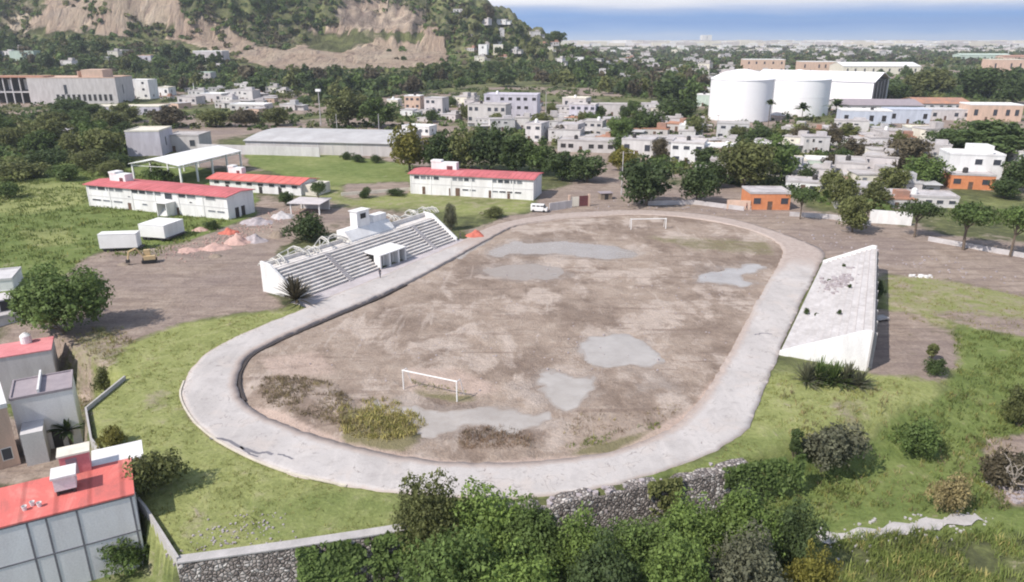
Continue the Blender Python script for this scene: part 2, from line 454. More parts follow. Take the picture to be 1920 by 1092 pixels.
# far ring, dirt streets
paint([(860,440),(960,405),(1180,380),(1400,395),(1560,430),(1750,460),(1950,480),(1950,570),(1800,530),(1660,510),(1560,490),(1400,420),(1200,405),(960,430)], dirt=1)
paint([(1000,400),(1010,360),(1080,345),(1130,300),(1180,290),(1185,330),(1150,370),(1180,395)], dirt=0.95, dry=0.2)
paint([(1380,380),(1650,420),(1950,470),(1950,490),(1640,450),(1380,400)], dirt=0.9, dry=0.1)
paint([(1560,300),(1640,260),(1700,300),(1800,350),(1660,400),(1560,345)], dirt=0.9)
# right side
paint([(1640,515),(1760,520),(1950,560),(1950,650),(1800,625),(1740,610),(1660,600)], dry=0.9, dirt=0.45, lush=0.2)
paint([(1750,585),(1950,600),(1950,640),(1820,622)], dirt=0.7, dry=0.4)
paint([(1630,580),(1720,590),(1750,640),(1740,700),(1630,720)], dirt=1, dry=0.1)
paint([(1430,700),(1640,700),(1740,705),(1770,760),(1660,800),(1600,830),(1460,850),(1390,840)], dry=0.85, lush=0.45, dirt=0.15)
paint([(1545,750),(1620,740),(1640,830),(1600,840)], dirt=0.5, dry=0.8)
paint([(1330,860),(1400,815),(1480,790),(1500,850),(1400,880),(1215,905),(1150,912)], lush=0.9, dry=0.4)
paint([(1780,610),(1950,640),(1950,1000),(1400,1000),(1490,860),(1640,830),(1680,780),(1780,740)], lush=1, dry=0.12)
paint([(1690,595),(1800,622),(1800,690),(1750,725),(1690,705)], dirt=0.75, dry=0.5)
paint([(1840,830),(1960,800),(1960,960),(1870,950)], dirt=0.85, dry=0.3)
paint([(-100,700),(150,700),(170,850),(330,1060),(400,1200),(-100,1200)], dirt=0.35, lush=0.6, dry=0.2)
paint([(-100,780),(60,790),(150,830),(160,880),(60,900),(-100,930)], dirt=0.9, dry=0.2)

NV = GX.size
V = np.stack([GX.ravel(), GY.ravel(), GZ.ravel()], 1)
ny, nx = GX.shape
ii = np.arange(NV).reshape(ny, nx)
Q = np.stack([ii[:-1, :-1].ravel(), ii[:-1, 1:].ravel(), ii[1:, 1:].ravel(), ii[1:, :-1].ravel()], 1)

m, nt, b = new_mat('ground')
at = nt.nodes.new('ShaderNodeVertexColor'); at.layer_name = 'cover'
sp = nt.nodes.new('ShaderNodeSeparateColor'); nt.links.new(at.outputs[0], sp.inputs[0])
n_big = noise(nt, 0.05, 5, 0.6); n_mid = noise(nt, 0.35, 6, 0.68, dist=0.5); n_fine = noise(nt, 2.2, 5, 0.75); n_hill = noise(nt, 0.018, 8, 0.7, dist=0.7)
def edge(mask, nz, k=2.2, amt=0.55):
    t = math_(nt, 'ADD', mask, math_(nt, 'MULTIPLY', math_(nt, 'SUBTRACT', nz, 0.5), amt*2))
    return math_(nt, 'ADD', math_(nt, 'MULTIPLY', math_(nt, 'SUBTRACT', t, 0.5), k), 0.5, True)
scrub = ramp(nt, n_mid, [(0.3, (0.060, 0.068, 0.036)), (0.55, (0.11, 0.115, 0.055)), (0.75, (0.17, 0.155, 0.09))])
lush = ramp(nt, n_mid, [(0.25, (0.095, 0.130, 0.040)), (0.5, (0.150, 0.190, 0.060)), (0.75, (0.22, 0.245, 0.095))])
dry = ramp(nt, n_mid, [(0.25, (0.18, 0.20, 0.07)), (0.5, (0.262, 0.282, 0.108)), (0.75, (0.355, 0.35, 0.17))])
n_rut = noise(nt, 0.55, 5, 0.65, dist=0.3, stretch=(0.14, 1.0, 1, 0.45))
dirt = ramp(nt, n_mid, [(0.25, (0.215, 0.162, 0.130)), (0.5, (0.315, 0.250, 0.205)), (0.75, (0.415, 0.34, 0.285))])
dirt = mixc(nt, ramp(nt, n_rut, [(0.40, 0.55), (0.50, 0.0)]), dirt, (0.19, 0.145, 0.125))
dirt = mixc(nt, ramp(nt, n_rut, [(0.58, 0.0), (0.70, 0.5)]), dirt, (0.45, 0.38, 0.34))
dirt = mixc(nt, ramp(nt, n_big, [(0.4, 0.0), (0.65, 0.6)]), dirt, (0.21, 0.165, 0.155))
n_h2 = noise(nt, 0.03, 9, 0.75, dist=0.3)
n_str = noise(nt, 0.16, 9, 0.74, dist=0.5, stretch=(1, 0.3, 0.14))
tanc = ramp(nt, n_hill, [(0.28, (0.38, 0.26, 0.20)), (0.42, (0.55, 0.41, 0.31)), (0.55, (0.62, 0.49, 0.37)), (0.70, (0.70, 0.59, 0.45))])
tanc = mixc(nt, ramp(nt, n_str, [(0.36, 0.95), (0.49, 0.0)]), tanc, (0.25, 0.175, 0.155))
tanc = mixc(nt, ramp(nt, n_h2, [(0.50, 0.0), (0.62, 0.5)]), tanc, (0.44, 0.36, 0.31))
tanc = mixc(nt, ramp(nt, n_h2, [(0.36, 0.6), (0.44, 0.0)]), tanc, (0.22, 0.17, 0.13))
tanc = mixc(nt, ramp(nt, n_str, [(0.60, 0.0), (0.72, 0.6)]), tanc, (0.72, 0.62, 0.56))
col = scrub
col = mixc(nt, edge(sp.outputs[2], n_mid), col, lush)
col = mixc(nt, edge(sp.outputs[1], n_big, 2.0, 0.6), col, dry)
col = mixc(nt, ramp(nt, n_mid, [(0.62, 0.0), (0.74, 0.7)]), col, dirt)
col = mixc(nt, edge(sp.outputs[0], n_mid, 3.0, 0.5), col, dirt)
col = mixc(nt, edge(at.outputs['Alpha'], n_hill, 4.0, 0.6), col, tanc)
col = mixc(nt, 1.0, col, ramp(nt, n_fine, [(0.28, 0.72), (0.72, 1.22)]), 'MULTIPLY')
nt.links.new(col, b.inputs['Base Color']); b.inputs['Roughness'].default_value = 0.95; b.inputs['Specular IOR Level'].default_value = 0.1
hb = math_(nt, 'MULTIPLY', math_(nt, 'MULTIPLY', n_str, at.outputs['Alpha']), 130.0)
bump(nt, b, math_(nt, 'ADD', hb, math_(nt, 'ADD', n_fine, math_(nt, 'MULTIPLY', n_mid, 2.0))), 0.22, 0.8)
gm = np_mesh('ground', V, Q, 'ground', smooth=True)
ca = gm.color_attributes.new('cover', 'FLOAT_COLOR', 'POINT')
ca.data.foreach_set('color', np.stack([M_dirt.ravel(), M_dry.ravel(), M_lush.ravel(), M_tan.ravel()], 1).astype(np.float32).ravel())
tag(link('ground', gm), kind='structure')

# ------------------------------------------------------------------ muddy field, puddles, track
ang = R(29)
fx0, fy0 = IN_W.min(0)-1; fx1, fy1 = IN_W.max(0)+1
st = 0.45
FX, FY = np.meshgrid(np.arange(fx0, fx1, st), np.arange(fy0, fy1, st))
PUD = [
 [(1076,660),(1092,640),(1130,632),(1168,630),(1182,645),(1222,662),(1226,678),(1205,690),(1150,693),(1110,684),(1085,675)],
 [(1003,705),(1050,697),(1105,700),(1108,722),(1080,745),(1055,765),(1020,768),(1000,745)],
 [(712,738),(760,742),(850,762),(930,768),(1010,775),(1000,805),(930,815),(850,812),(800,832),(770,800),(725,770)],
 [(1302,512),(1340,502),(1385,497),(1418,500),(1412,520),(1395,536),(1350,532),(1315,526)],
 [(915,470),(960,455),(1060,452),(1150,460),(1185,474),(1150,490),(1090,484),(1000,480),(940,485)],
 [(905,505),(960,494),(1000,500),(1075,505),(1070,520),(990,528),(930,520)],
 [(1215,700),(1262,700),(1270,725),(1235,740),(1205,722)],
]
PUDW = [spline([P(u, v, -0.3)[:2] for u, v in p], 5) for p in PUD]
zf = -0.17+(fbm(FX, FY, 7, 4, 71)-0.5)*0.28+(fbm(FX, FY, 1.6, 3, 74)-0.5)*0.10
e_in = np.zeros(FX.shape)
for k in range(8):
    a = k*math.pi/4; e_in += pip(FX+1.6*math.cos(a), FY+1.6*math.sin(a), list(map(tuple, IN_W)))
rim = 1-e_in/8
leftside = sst(-6, -18, FX-(FY-110)*0.5)
zf = zf+rim*0.05-rim*leftside*0.42
fu0, fv0 = pix(FX, FY, zf)
for mp_, hh_ in (([(480,740),(520,720),(630,735),(660,770),(800,810),(780,835),(700,842),(640,825),(540,800)], 0.55), ([(860,838),(900,815),(990,825),(1000,850),(930,860)], 0.35)):
    cc = np.zeros(FX.shape)
    for k in range(12): cc += pip(fu0+math.cos(k*0.5236)*(8+14*(k % 2)), fv0+math.sin(k*0.5236)*(6+9*(k % 2)), mp_)
    zf = zf+cc/12*hh_*(0.6+0.8*fbm(FX, FY, 2.5, 3, 77))
wet = np.zeros(FX.shape)
for pw, dep in zip(PUDW, (0.42, 0.26, 0.16, 0.22, 0.12, 0.09, 0.07)):
    c = np.zeros(FX.shape); c2 = np.zeros(FX.shape)
    jx = (fbm(FX, FY, 5, 4, 81)-0.5)*6.5; jy = (fbm(FX, FY, 5, 4, 82)-0.5)*6.5
    for k in range(8):
        a = k*math.pi/4
        c += pip(FX+jx+0.8*math.cos(a), FY+jy+0.8*math.sin(a), list(map(tuple, pw)))
        c2 += pip(FX+jx+2.6*math.cos(a), FY+jy+2.6*math.sin(a), list(map(tuple, pw)))
    zf = np.where(c > 0, np.minimum(zf, -0.26)*(c/8)+zf*(1-c/8)-dep*0.7*c/8, zf)
    wet = np.maximum(wet, c2/8)
cells = pip(FX[:-1, :-1]+st/2, FY[:-1, :-1]+st/2, list(map(tuple, (IN_W-IN_W.mean(0))*1.012+IN_W.mean(0))))
jj = np.arange(FX.size).reshape(FX.shape)
Qf = np.stack([jj[:-1, :-1][cells], jj[:-1, 1:][cells], jj[1:, 1:][cells], jj[1:, :-1][cells]], 1)
m, nt, b = new_mat('mud')
at = nt.nodes.new('ShaderNodeVertexColor'); at.layer_name = 'wet'
spw = nt.nodes.new('ShaderNodeSeparateColor'); nt.links.new(at.outputs[0], spw.inputs[0])
n1 = noise(nt, 0.07, 8, 0.66, dist=0.25, stretch=(1, 0.75, 1)); n2 = noise(nt, 0.32, 8, 0.72, dist=0.2); n3 = noise(nt, 3.0, 4, 0.7); n4 = noise(nt, 0.10, 8, 0.68, dist=0.3, stretch=(1.0, 0.7, 1, 0.25))
c = ramp(nt, n2, [(0.25, (0.245, 0.183, 0.143)), (0.5, (0.345, 0.270, 0.218)), (0.75, (0.44, 0.36, 0.30))])
c = mixc(nt, ramp(nt, n1, [(0.46, 0.0), (0.58, 0.9)]), c, ramp(nt, n2, [(0.3, (0.165, 0.118, 0.090)), (0.7, (0.262, 0.200, 0.160))]))
c = mixc(nt, ramp(nt, n4, [(0.505, 0.0), (0.58, 0.9)]), c, ramp(nt, n2, [(0.3, (0.40, 0.325, 0.275)), (0.7, (0.53, 0.44, 0.38))]))
nr1 = noise(nt, 0.5, 5, 0.65, dist=0.4, stretch=(0.12, 1.0, 1, R(35))); nr2 = noise(nt, 0.5, 5, 0.65, dist=0.4, stretch=(1.0, 0.13, 1, R(20)))
c = mixc(nt, ramp(nt, nr1, [(0.36, 0.6), (0.44, 0.0)]), c, (0.20, 0.145, 0.115))
c = mixc(nt, ramp(nt, nr2, [(0.60, 0.0), (0.68, 0.5)]), c, (0.50, 0.42, 0.365))
c = mixc(nt, math_(nt, 'MULTIPLY', edge(spw.outputs[0], n2, 1.6, 0.5), 0.65), c, (0.30, 0.262, 0.24))
c = mixc(nt, edge(spw.outputs[1], n2, 2.5, 0.6), c, (0.20, 0.175, 0.095))
c = mixc(nt, math_(nt, 'MULTIPLY', edge(spw.outputs[2], n2, 2.0, 0.6), 0.8), c, (0.50, 0.38, 0.32))
c = mixc(nt, 1.0, c, ramp(nt, n3, [(0.3, 0.84), (0.7, 1.10)]), 'MULTIPLY')
nt.links.new(c, b.inputs['Base Color'])
nt.links.new(ramp(nt, spw.outputs[0], [(0.2, 0.9), (0.9, 0.45)]), b.inputs['Roughness'])
b.inputs['Specular IOR Level'].default_value = 0.3
bump(nt, b, math_(nt, 'ADD', n3, math_(nt, 'MULTIPLY', n2, 3.0)), 0.2, 0.9)
fm = np_mesh('field', np.stack([FX.ravel(), FY.ravel(), zf.ravel()], 1), Qf, 'mud', smooth=True)
fu, fv = pix(FX, FY, zf)
def fc(poly, sc=9):
    c = np.zeros(FX.shape)
    for k in range(6): c += pip(fu+math.cos(k*1.047)*sc, fv+math.sin(k*1.047)*sc*0.6, poly)
    return c/6
gr = np.maximum.reduce([fc([(765,722),(870,735),(900,748),(850,756),(780,738)]), fc([(1060,850),(1150,825),(1240,805),(1235,822),(1120,858)]), 0.75*fc([(640,770),(760,760),(800,815),(760,850),(640,840)]), 0.6*fc([(1180,440),(1440,450),(1460,480),(1300,470)])])
bl = np.maximum.reduce([fc([(450,760),(520,770),(650,830),(800,860),(900,868),(1150,850),(1300,760),(1345,700),(1330,800),(1100,880),(700,870),(500,800)]), 0.7*fc([(760,690),(860,690),(950,730),(900,745),(760,735)]), 0.6*fc([(480,670),(600,655),(640,700),(520,720)])])
ca = fm.color_attributes.new('wet', 'FLOAT_COLOR', 'POINT')
ca.data.foreach_set('color', np.stack([wet.ravel(), gr.ravel(), bl.ravel(), np.ones(FX.size)], 1).astype(np.float32).ravel())
tag(link('field', fm), kind='structure')

m, nt, b = new_mat('puddle_water')
at = nt.nodes.new('ShaderNodeVertexColor'); at.layer_name = 'depth'; sdp = nt.nodes.new('ShaderNodeSeparateColor'); nt.links.new(at.outputs[0], sdp.inputs[0])
nz = noise(nt, 0.25, 5, 0.65); nz2 = noise(nt, 1.4, 5, 0.7)
dpt = math_(nt, 'ADD', sdp.outputs[0], math_(nt, 'MULTIPLY', math_(nt, 'SUBTRACT', nz2, 0.5), 0.5))
deep = ramp(nt, nz, [(0.35, (0.35, 0.315, 0.285)), (0.65, (0.43, 0.395, 0.365))])
nt.links.new(mixc(nt, ramp(nt, dpt, [(0.1, 0.0), (0.75, 1.0)]), (0.275, 0.222, 0.185), deep), b.inputs['Base Color'])
nt.links.new(ramp(nt, dpt, [(0.1, 0.45), (0.6, 0.16)]), b.inputs['Roughness']); b.inputs['Specular IOR Level'].default_value = 0.3
LEV = -0.29
for kk, pw in enumerate(PUDW):
    c0 = pw.mean(0); q = (pw-c0)*1.5+c0
    near = pip(FX, FY, list(map(tuple, q))) & (zf < LEV)
    cm_ = near[:-1, :-1] | near[:-1, 1:] | near[1:, 1:] | near[1:, :-1]
    if not cm_.any(): continue
    Qp = np.stack([jj[:-1, :-1][cm_], jj[:-1, 1:][cm_], jj[1:, 1:][cm_], jj[1:, :-1][cm_]], 1)
    un, inv = np.unique(Qp, return_inverse=True)
    Vp = np.stack([FX.ravel()[un], FY.ravel()[un], np.full(len(un), LEV-0.004*kk)], 1)
    pm = np_mesh('puddle', Vp, inv.reshape(Qp.shape), 'puddle_water')
    dp = np.clip((LEV-zf.ravel()[un])/0.12, 0, 1)
    ca = pm.color_attributes.new('depth', 'FLOAT_COLOR', 'POINT'); ca.data.foreach_set('color', np.repeat(dp[:, None], 4, 1).astype(np.float32).ravel())
    tag(link('puddle', pm), kind='structure')

# running track: a slab between the two outlines
m, nt, b = new_mat('track')
n1 = noise(nt, 0.10, 6, 0.6, dist=0.8); n2 = noise(nt, 0.9, 6, 0.7); n3 = noise(nt, 6, 3, 0.7); n4 = noise(nt, 0.5, 5, 0.7, dist=0.3, stretch=(1, 0.10, 1, R(28)))
at = nt.nodes.new('ShaderNodeVertexColor'); at.layer_name = 'dust'; sd = nt.nodes.new('ShaderNodeSeparateColor'); nt.links.new(at.outputs[0], sd.inputs[0])
c = ramp(nt, n1, [(0.3, (0.39, 0.36, 0.345)), (0.5, (0.465, 0.432, 0.418)), (0.7, (0.52, 0.485, 0.468))])
c = mixc(nt, ramp(nt, n4, [(0.5, 0.0), (0.72, 0.55)]), c, (0.58, 0.535, 0.51))
c = mixc(nt, ramp(nt, n2, [(0.58, 0.0), (0.72, 0.55)]), c, (0.29, 0.26, 0.255))
n5 = noise(nt, 0.25, 8, 0.7, dist=0.4); n6 = noise(nt, 0.55, 8, 0.75, dist=0.2)
c = mixc(nt, ramp(nt, n6, [(0.30, 0.75), (0.40, 0.0)]), c, (0.24, 0.215, 0.20))
c = mixc(nt, ramp(nt, n6, [(0.62, 0.0), (0.72, 0.6)]), c, (0.60, 0.56, 0.53))
n7 = noise(nt, 0.35, 3, 0.55, dist=1.0)
crk = math_(nt, 'ABSOLUTE', math_(nt, 'SUBTRACT', n7, 0.5))
c = mixc(nt, math_(nt, 'MULTIPLY', ramp(nt, crk, [(0.004, 0.8), (0.011, 0.0)]), ramp(nt, n5, [(0.48, 0.0), (0.56, 1.0)])), c, (0.17, 0.15, 0.145))
c = mixc(nt, ramp(nt, n5, [(0.52, 0.0), (0.64, 0.6)]), c, (0.50, 0.44, 0.405))
c = mixc(nt, ramp(nt, n5, [(0.34, 0.5), (0.44, 0.0)]), c, (0.34, 0.31, 0.30))
c = mixc(nt, edge(sd.outputs[0], n2, 2.0, 0.5), c, ramp(nt, n2, [(0.3, (0.33, 0.265, 0.235)), (0.7, (0.47, 0.395, 0.355))]))
c = mixc(nt, 1.0, c, ramp(nt, n3, [(0.3, 0.90), (0.7, 1.05)]), 'MULTIPLY')
nt.links.new(c, b.inputs['Base Color']); b.inputs['Roughness'].default_value = 0.9; b.inputs['Specular IOR Level'].default_value = 0.15
bump(nt, b, n3, 0.02)
# walk along the inner outline, nearest-match the outer one by arc fraction with monotone search
no = 640
def resample(p, n):
    q = np.vstack([p, p[:1]]); s = np.concatenate([[0], np.cumsum(np.hypot(*np.diff(q, axis=0).T))])
    t = np.linspace(0, s[-1], n, endpoint=False)
    return np.stack([np.interp(t, s, q[:, 0]), np.interp(t, s, q[:, 1])], 1)
RI = resample(IN_W, no); RO = resample(OUT_W, no)
d2 = ((RI[:, None, :]-RO[None, :, :])**2).sum(2)
k0 = int(d2[0].argmin()); idx = [k0]
for i in range(1, no):
    k = idx[-1]; c_ = [(k+s) for s in range(0, 6)]
    idx.append(min(c_, key=lambda q: d2[i, q % no]))
RO = RO[np.array(idx) % no]
dv = (RO-RI)/np.maximum(np.linalg.norm(RO-RI, axis=1, keepdims=True), 0.1)
RO = RO+dv*((fbm(RO[:, 0], RO[:, 1], 1.3, 3, 5)-0.5)*0.55)[:, None]; RI = RI+dv*((fbm(RI[:, 0], RI[:, 1], 1.3, 3, 6)-0.5)*0.55)[:, None]
NB = 8
VT = []; dust = []
for t in np.linspace(0, 1, NB+1):
    pts = RI*(1-t)+RO*t
    VT.append(np.stack([pts[:, 0], pts[:, 1], 0.03+0*pts[:, 0]], 1))
    far = sst(136, 160, pts[:, 1]+0.2*pts[:, 0])
    dust.append(np.clip(far*0.95+0.55*sst(0.84, 1.0, t)+0.55*sst(0.72, 1, 1-t)+sst(118, 100, pts[:, 1])*0.45*sst(0.72, 1.0, 1-t), 0, 1))
VT.insert(0, np.stack([RI[:, 0], RI[:, 1], -1.0+0*RI[:, 0]], 1)); dust.insert(0, np.full(no, 0.9))
VT.append(np.stack([RO[:, 0], RO[:, 1], -1.0+0*RO[:, 0]], 1)); dust.append(np.full(no, 0.4))
VT = np.vstack(VT); dust = np.concatenate(dust)
rows = NB+3
ar = np.arange(rows*no).reshape(rows, no); nxt = np.roll(ar, -1, 1)
QT = np.stack([ar[:-1].ravel(), ar[1:].ravel(), nxt[1:].ravel(), nxt[:-1].ravel()], 1)
tm = np_mesh('running_track', VT, QT, 'track')
ca = tm.color_attributes.new('dust', 'FLOAT_COLOR', 'POINT')
ca.data.foreach_set('color', np.repeat(dust[:, None], 4, 1).astype(np.float32).ravel())
tag(link('running_track', tm), kind='structure')

def ribbon(name, pts, w, z, mat, h=0.0, kind='structure'):
    """flat strip (or low kerb of height h) along world points"""
    pts = [np.array(p[:2], float) for p in pts]; mb = MB(); L = []
    for i, p in enumerate(pts):
        t = pts[min(i+1, len(pts)-1)]-pts[max(i-1, 0)]; t = t/np.hypot(*t); n = np.array([-t[1], t[0]])
        L.append((p+n*w/2, p-n*w/2))
    for (a, b2), (c_, d) in zip(L[:-1], L[1:]):
        if h > 0:
            zz = z+h
            mb.add([(*a, z), (*b2, z), (*d, z), (*c_, z), (*a, zz), (*b2, zz), (*d, zz), (*c_, zz)], [(7, 6, 5, 4), (0, 1, 5, 4), (1, 2, 6, 5), (2, 3, 7, 6), (3, 0, 4, 7)])
        else: mb.add([(*a, z), (*b2, z), (*d, z), (*c_, z)], [(3, 2, 1, 0)])
    o = mb.build(name, mat)
    if h == 0 and o.data.polygons[0].normal.z < 0: o.data.flip_normals()
    return tag(o, kind=kind)
dw = spline([P(u, v)[:2] for u, v in [(455,748),(447,728),(446,705),(452,688),(472,663),(522,637),(602,602),(702,560),(760,532)]], 6, False)
ribbon('ditch_shade', dw+np.array([0.24, -0.10]), 0.36, -0.7, 'ditch_shade_earth', 0.6)  # solid dark strip, the shade of the ditch painted in
ow = spline([P(u, v)[:2] for u, v in OUTER[35:]+OUTER[:2]], 6, False)
ribbon('kerb', ow, 0.22, 0.0, 'kerb', 0.14)
for k, pl in enumerate([[(393,822),(422,824),(449,838),(465,842),(482,850),(500,848),(511,852)], [(449,838),(470,852),(484,856)], [(520,852),(534,855),(548,860)], [(1415,628),(1430,625),(1448,627)]]):
    w = spline([P(u, v, 0.036)[:2] for u, v in pl], 4, False)
    w = w+rng.normal(0, 0.06, w.shape)
    ribbon('track_crack', w, 0.26 if k else 0.40, 0.036, 'seam')
# ------------------------------------------------------------------ vegetation kit
def leaf_cards(C, Nrm, size, r, asp=0.6):
    n = len(C)
    up = r.normal(size=(n, 3)); N = Nrm/np.maximum(np.linalg.norm(Nrm, axis=1, keepdims=True), 1e-6)
    a = np.cross(N, up); a /= np.maximum(np.linalg.norm(a, axis=1, keepdims=True), 1e-6); b = np.cross(N, a)
    s = size*np.clip(r.lognormal(0, 0.45, (n, 1)), 0.35, 2.4); a = a*s*0.5; b = b*s*0.5*asp
    V = np.stack([C-a, C+b*1.0-a*0.1, C+a, C-b*1.0-a*0.1], 1).reshape(-1, 3)
    return V, np.arange(4*n).reshape(n, 4)

def crown_points(r, W, H, z0, ncl, nleaf, shape='round', rc=0.24):
    cs = []
    while len(cs) < ncl:
        d = r.normal(size=3); d /= np.linalg.norm(d)
        q = d*r.uniform(0.25, 1.0)
        if shape == 'umbrella':
            q[2] = abs(q[2])*0.75-0.15*r.random()
        elif shape == 'bush':
            q[2] = abs(q[2])*1.1-0.5
        else: q[2] = q[2]*1.0 if q[2] > -0.5 else -0.5*r.random()
        cs.append((q[0]*W/2, q[1]*W/2, z0+H/2+q[2]*H/2))
    cs = np.array(cs); rad = W*rc*r.uniform(0.4, 1.15, ncl)*np.interp(np.linalg.norm((cs-np.array([0, 0, z0+H/2]))/np.array([W/2, W/2, H/2]), axis=1), [0.4, 1.0], [1.1, 0.55])
    k = r.choice(ncl, nleaf, p=rad**2/np.sum(rad**2))
    d = r.normal(size=(nleaf, 3)); d[:, 2] += 0.35; d /= np.linalg.norm(d, axis=1, keepdims=True)
    rr = rad[k][:, None]*r.uniform(0.55, 1.05, (nleaf, 1))
    C = cs[k]+d*rr*np.array([1, 1, min(1.0, 0.55+0.5*H/W)])
    C[:, 2] = np.maximum(C[:, 2], 0.05)
    N = d*0.8+r.normal(size=(nleaf, 3))*0.55+np.array([0, 0, 0.25])
    return C, N, cs

PROTO = {}
def proto(kind, seed, W=10.0, H=10.0, ncl=28, nleaf=2600, leaf=0.42, shape='round', trunk=True, z0=None, rc=0.24):
    r = np.random.default_rng(seed)
    z0 = (0.0 if shape == 'round' else 0.55*H if shape == 'umbrella' else 0.0) if z0 is None else z0
    C, N, cs = crown_points(r, W, H-z0, z0, ncl, nleaf, shape, rc)
    V, Q = leaf_cards(C, N, leaf, r)
    cm = np_mesh('crown', V, Q, 'leaf_mid')
    mb = MB(); top = Vector((r.normal()*0.2, r.normal()*0.2, z0+(H-z0)*0.35)); rt = 0.028*H
    if shape == 'bush':
        for q in cs[:5]: mb.tube((0, 0, -0.3), Vector(q)*0.8, 0.10, 0.03, 5)
    else:
        mid = Vector((r.normal()*0.15, r.normal()*0.15, max(z0*0.6, 0.12*H)))
        mb.tube((0, 0, -0.6), mid, rt*1.25, rt, 7).tube(mid, top, rt, rt*0.6, 7)
        for q in cs[np.argsort(cs[:, 2])[:9]]: mb.tube(mid+(top-mid)*r.uniform(0.1, 0.9), Vector(q), rt*0.5, rt*0.15, 5)
    o = mb.build('trunk', 'bark'); tm_ = o.data; bpy.data.objects.remove(o)
    PROTO.setdefault(kind, []).append((cm, tm_, W, H))
for k in range(5): proto('broad', 100+k, ncl=34+4*k, nleaf=5200, leaf=0.55)
for k in range(4): proto('leafy', 170+k, ncl=50+8*k, nleaf=15000, leaf=0.30, z0=0.0)
for k in range(3): proto('fine', 140+k, ncl=44+6*k, nleaf=9000, leaf=0.32)
proto('dense', 181, 10, 8.5, 60, 15000, 0.30, 'bush', rc=0.2)
for k in range(2): proto('umbrella', 200+k, 10, 9, 26, 2800, 0.45, 'umbrella')
for k in range(3): proto('bush', 300+k, 8, 6, 26, 5200, 0.32, 'bush')
for k in range(3): proto('far', 400+k, 10, 9, 20, 800, 1.25)
for k in range(2): proto('column', 500+k, 3, 9, 26, 2200, 0.34, 'bush')

NTREE = [0]
def plant(base, H, W, kind, mat, label, group=None, name='tree', cat='tree', yaw=None, whole=False):
    """a tree, bush or shrub; whole: far off, crown and trunk seen as one"""
    pr = PROTO[kind]; NTREE[0] += 1
    cm, tm_, pw, phh = pr[NTREE[0] % len(pr)]
    o = thing(name, label, cat, base, random.uniform(0, 6.28) if yaw is None else yaw, group)
    o.scale = (W/pw, W/pw*random.uniform(0.9, 1.1), H/phh)
    c = bpy.data.objects.new('crown', cm); COL.objects.link(c); c.parent = o
    c.material_slots[0].link = 'OBJECT'; c.material_slots[0].material = MATS[mat]
    if not whole:
        t = bpy.data.objects.new('trunk' if kind != 'bush' else 'stems', tm_); COL.objects.link(t); t.parent = o
    return o
def tree_px(u, vb, vt, w, kind, mat, label, group=None, **k):
    b = PT(u, vb); return plant((b[0], b[1], b[2]-0.1), height_px(b, vt), width_px(b, w), kind, mat, label, group, **k)

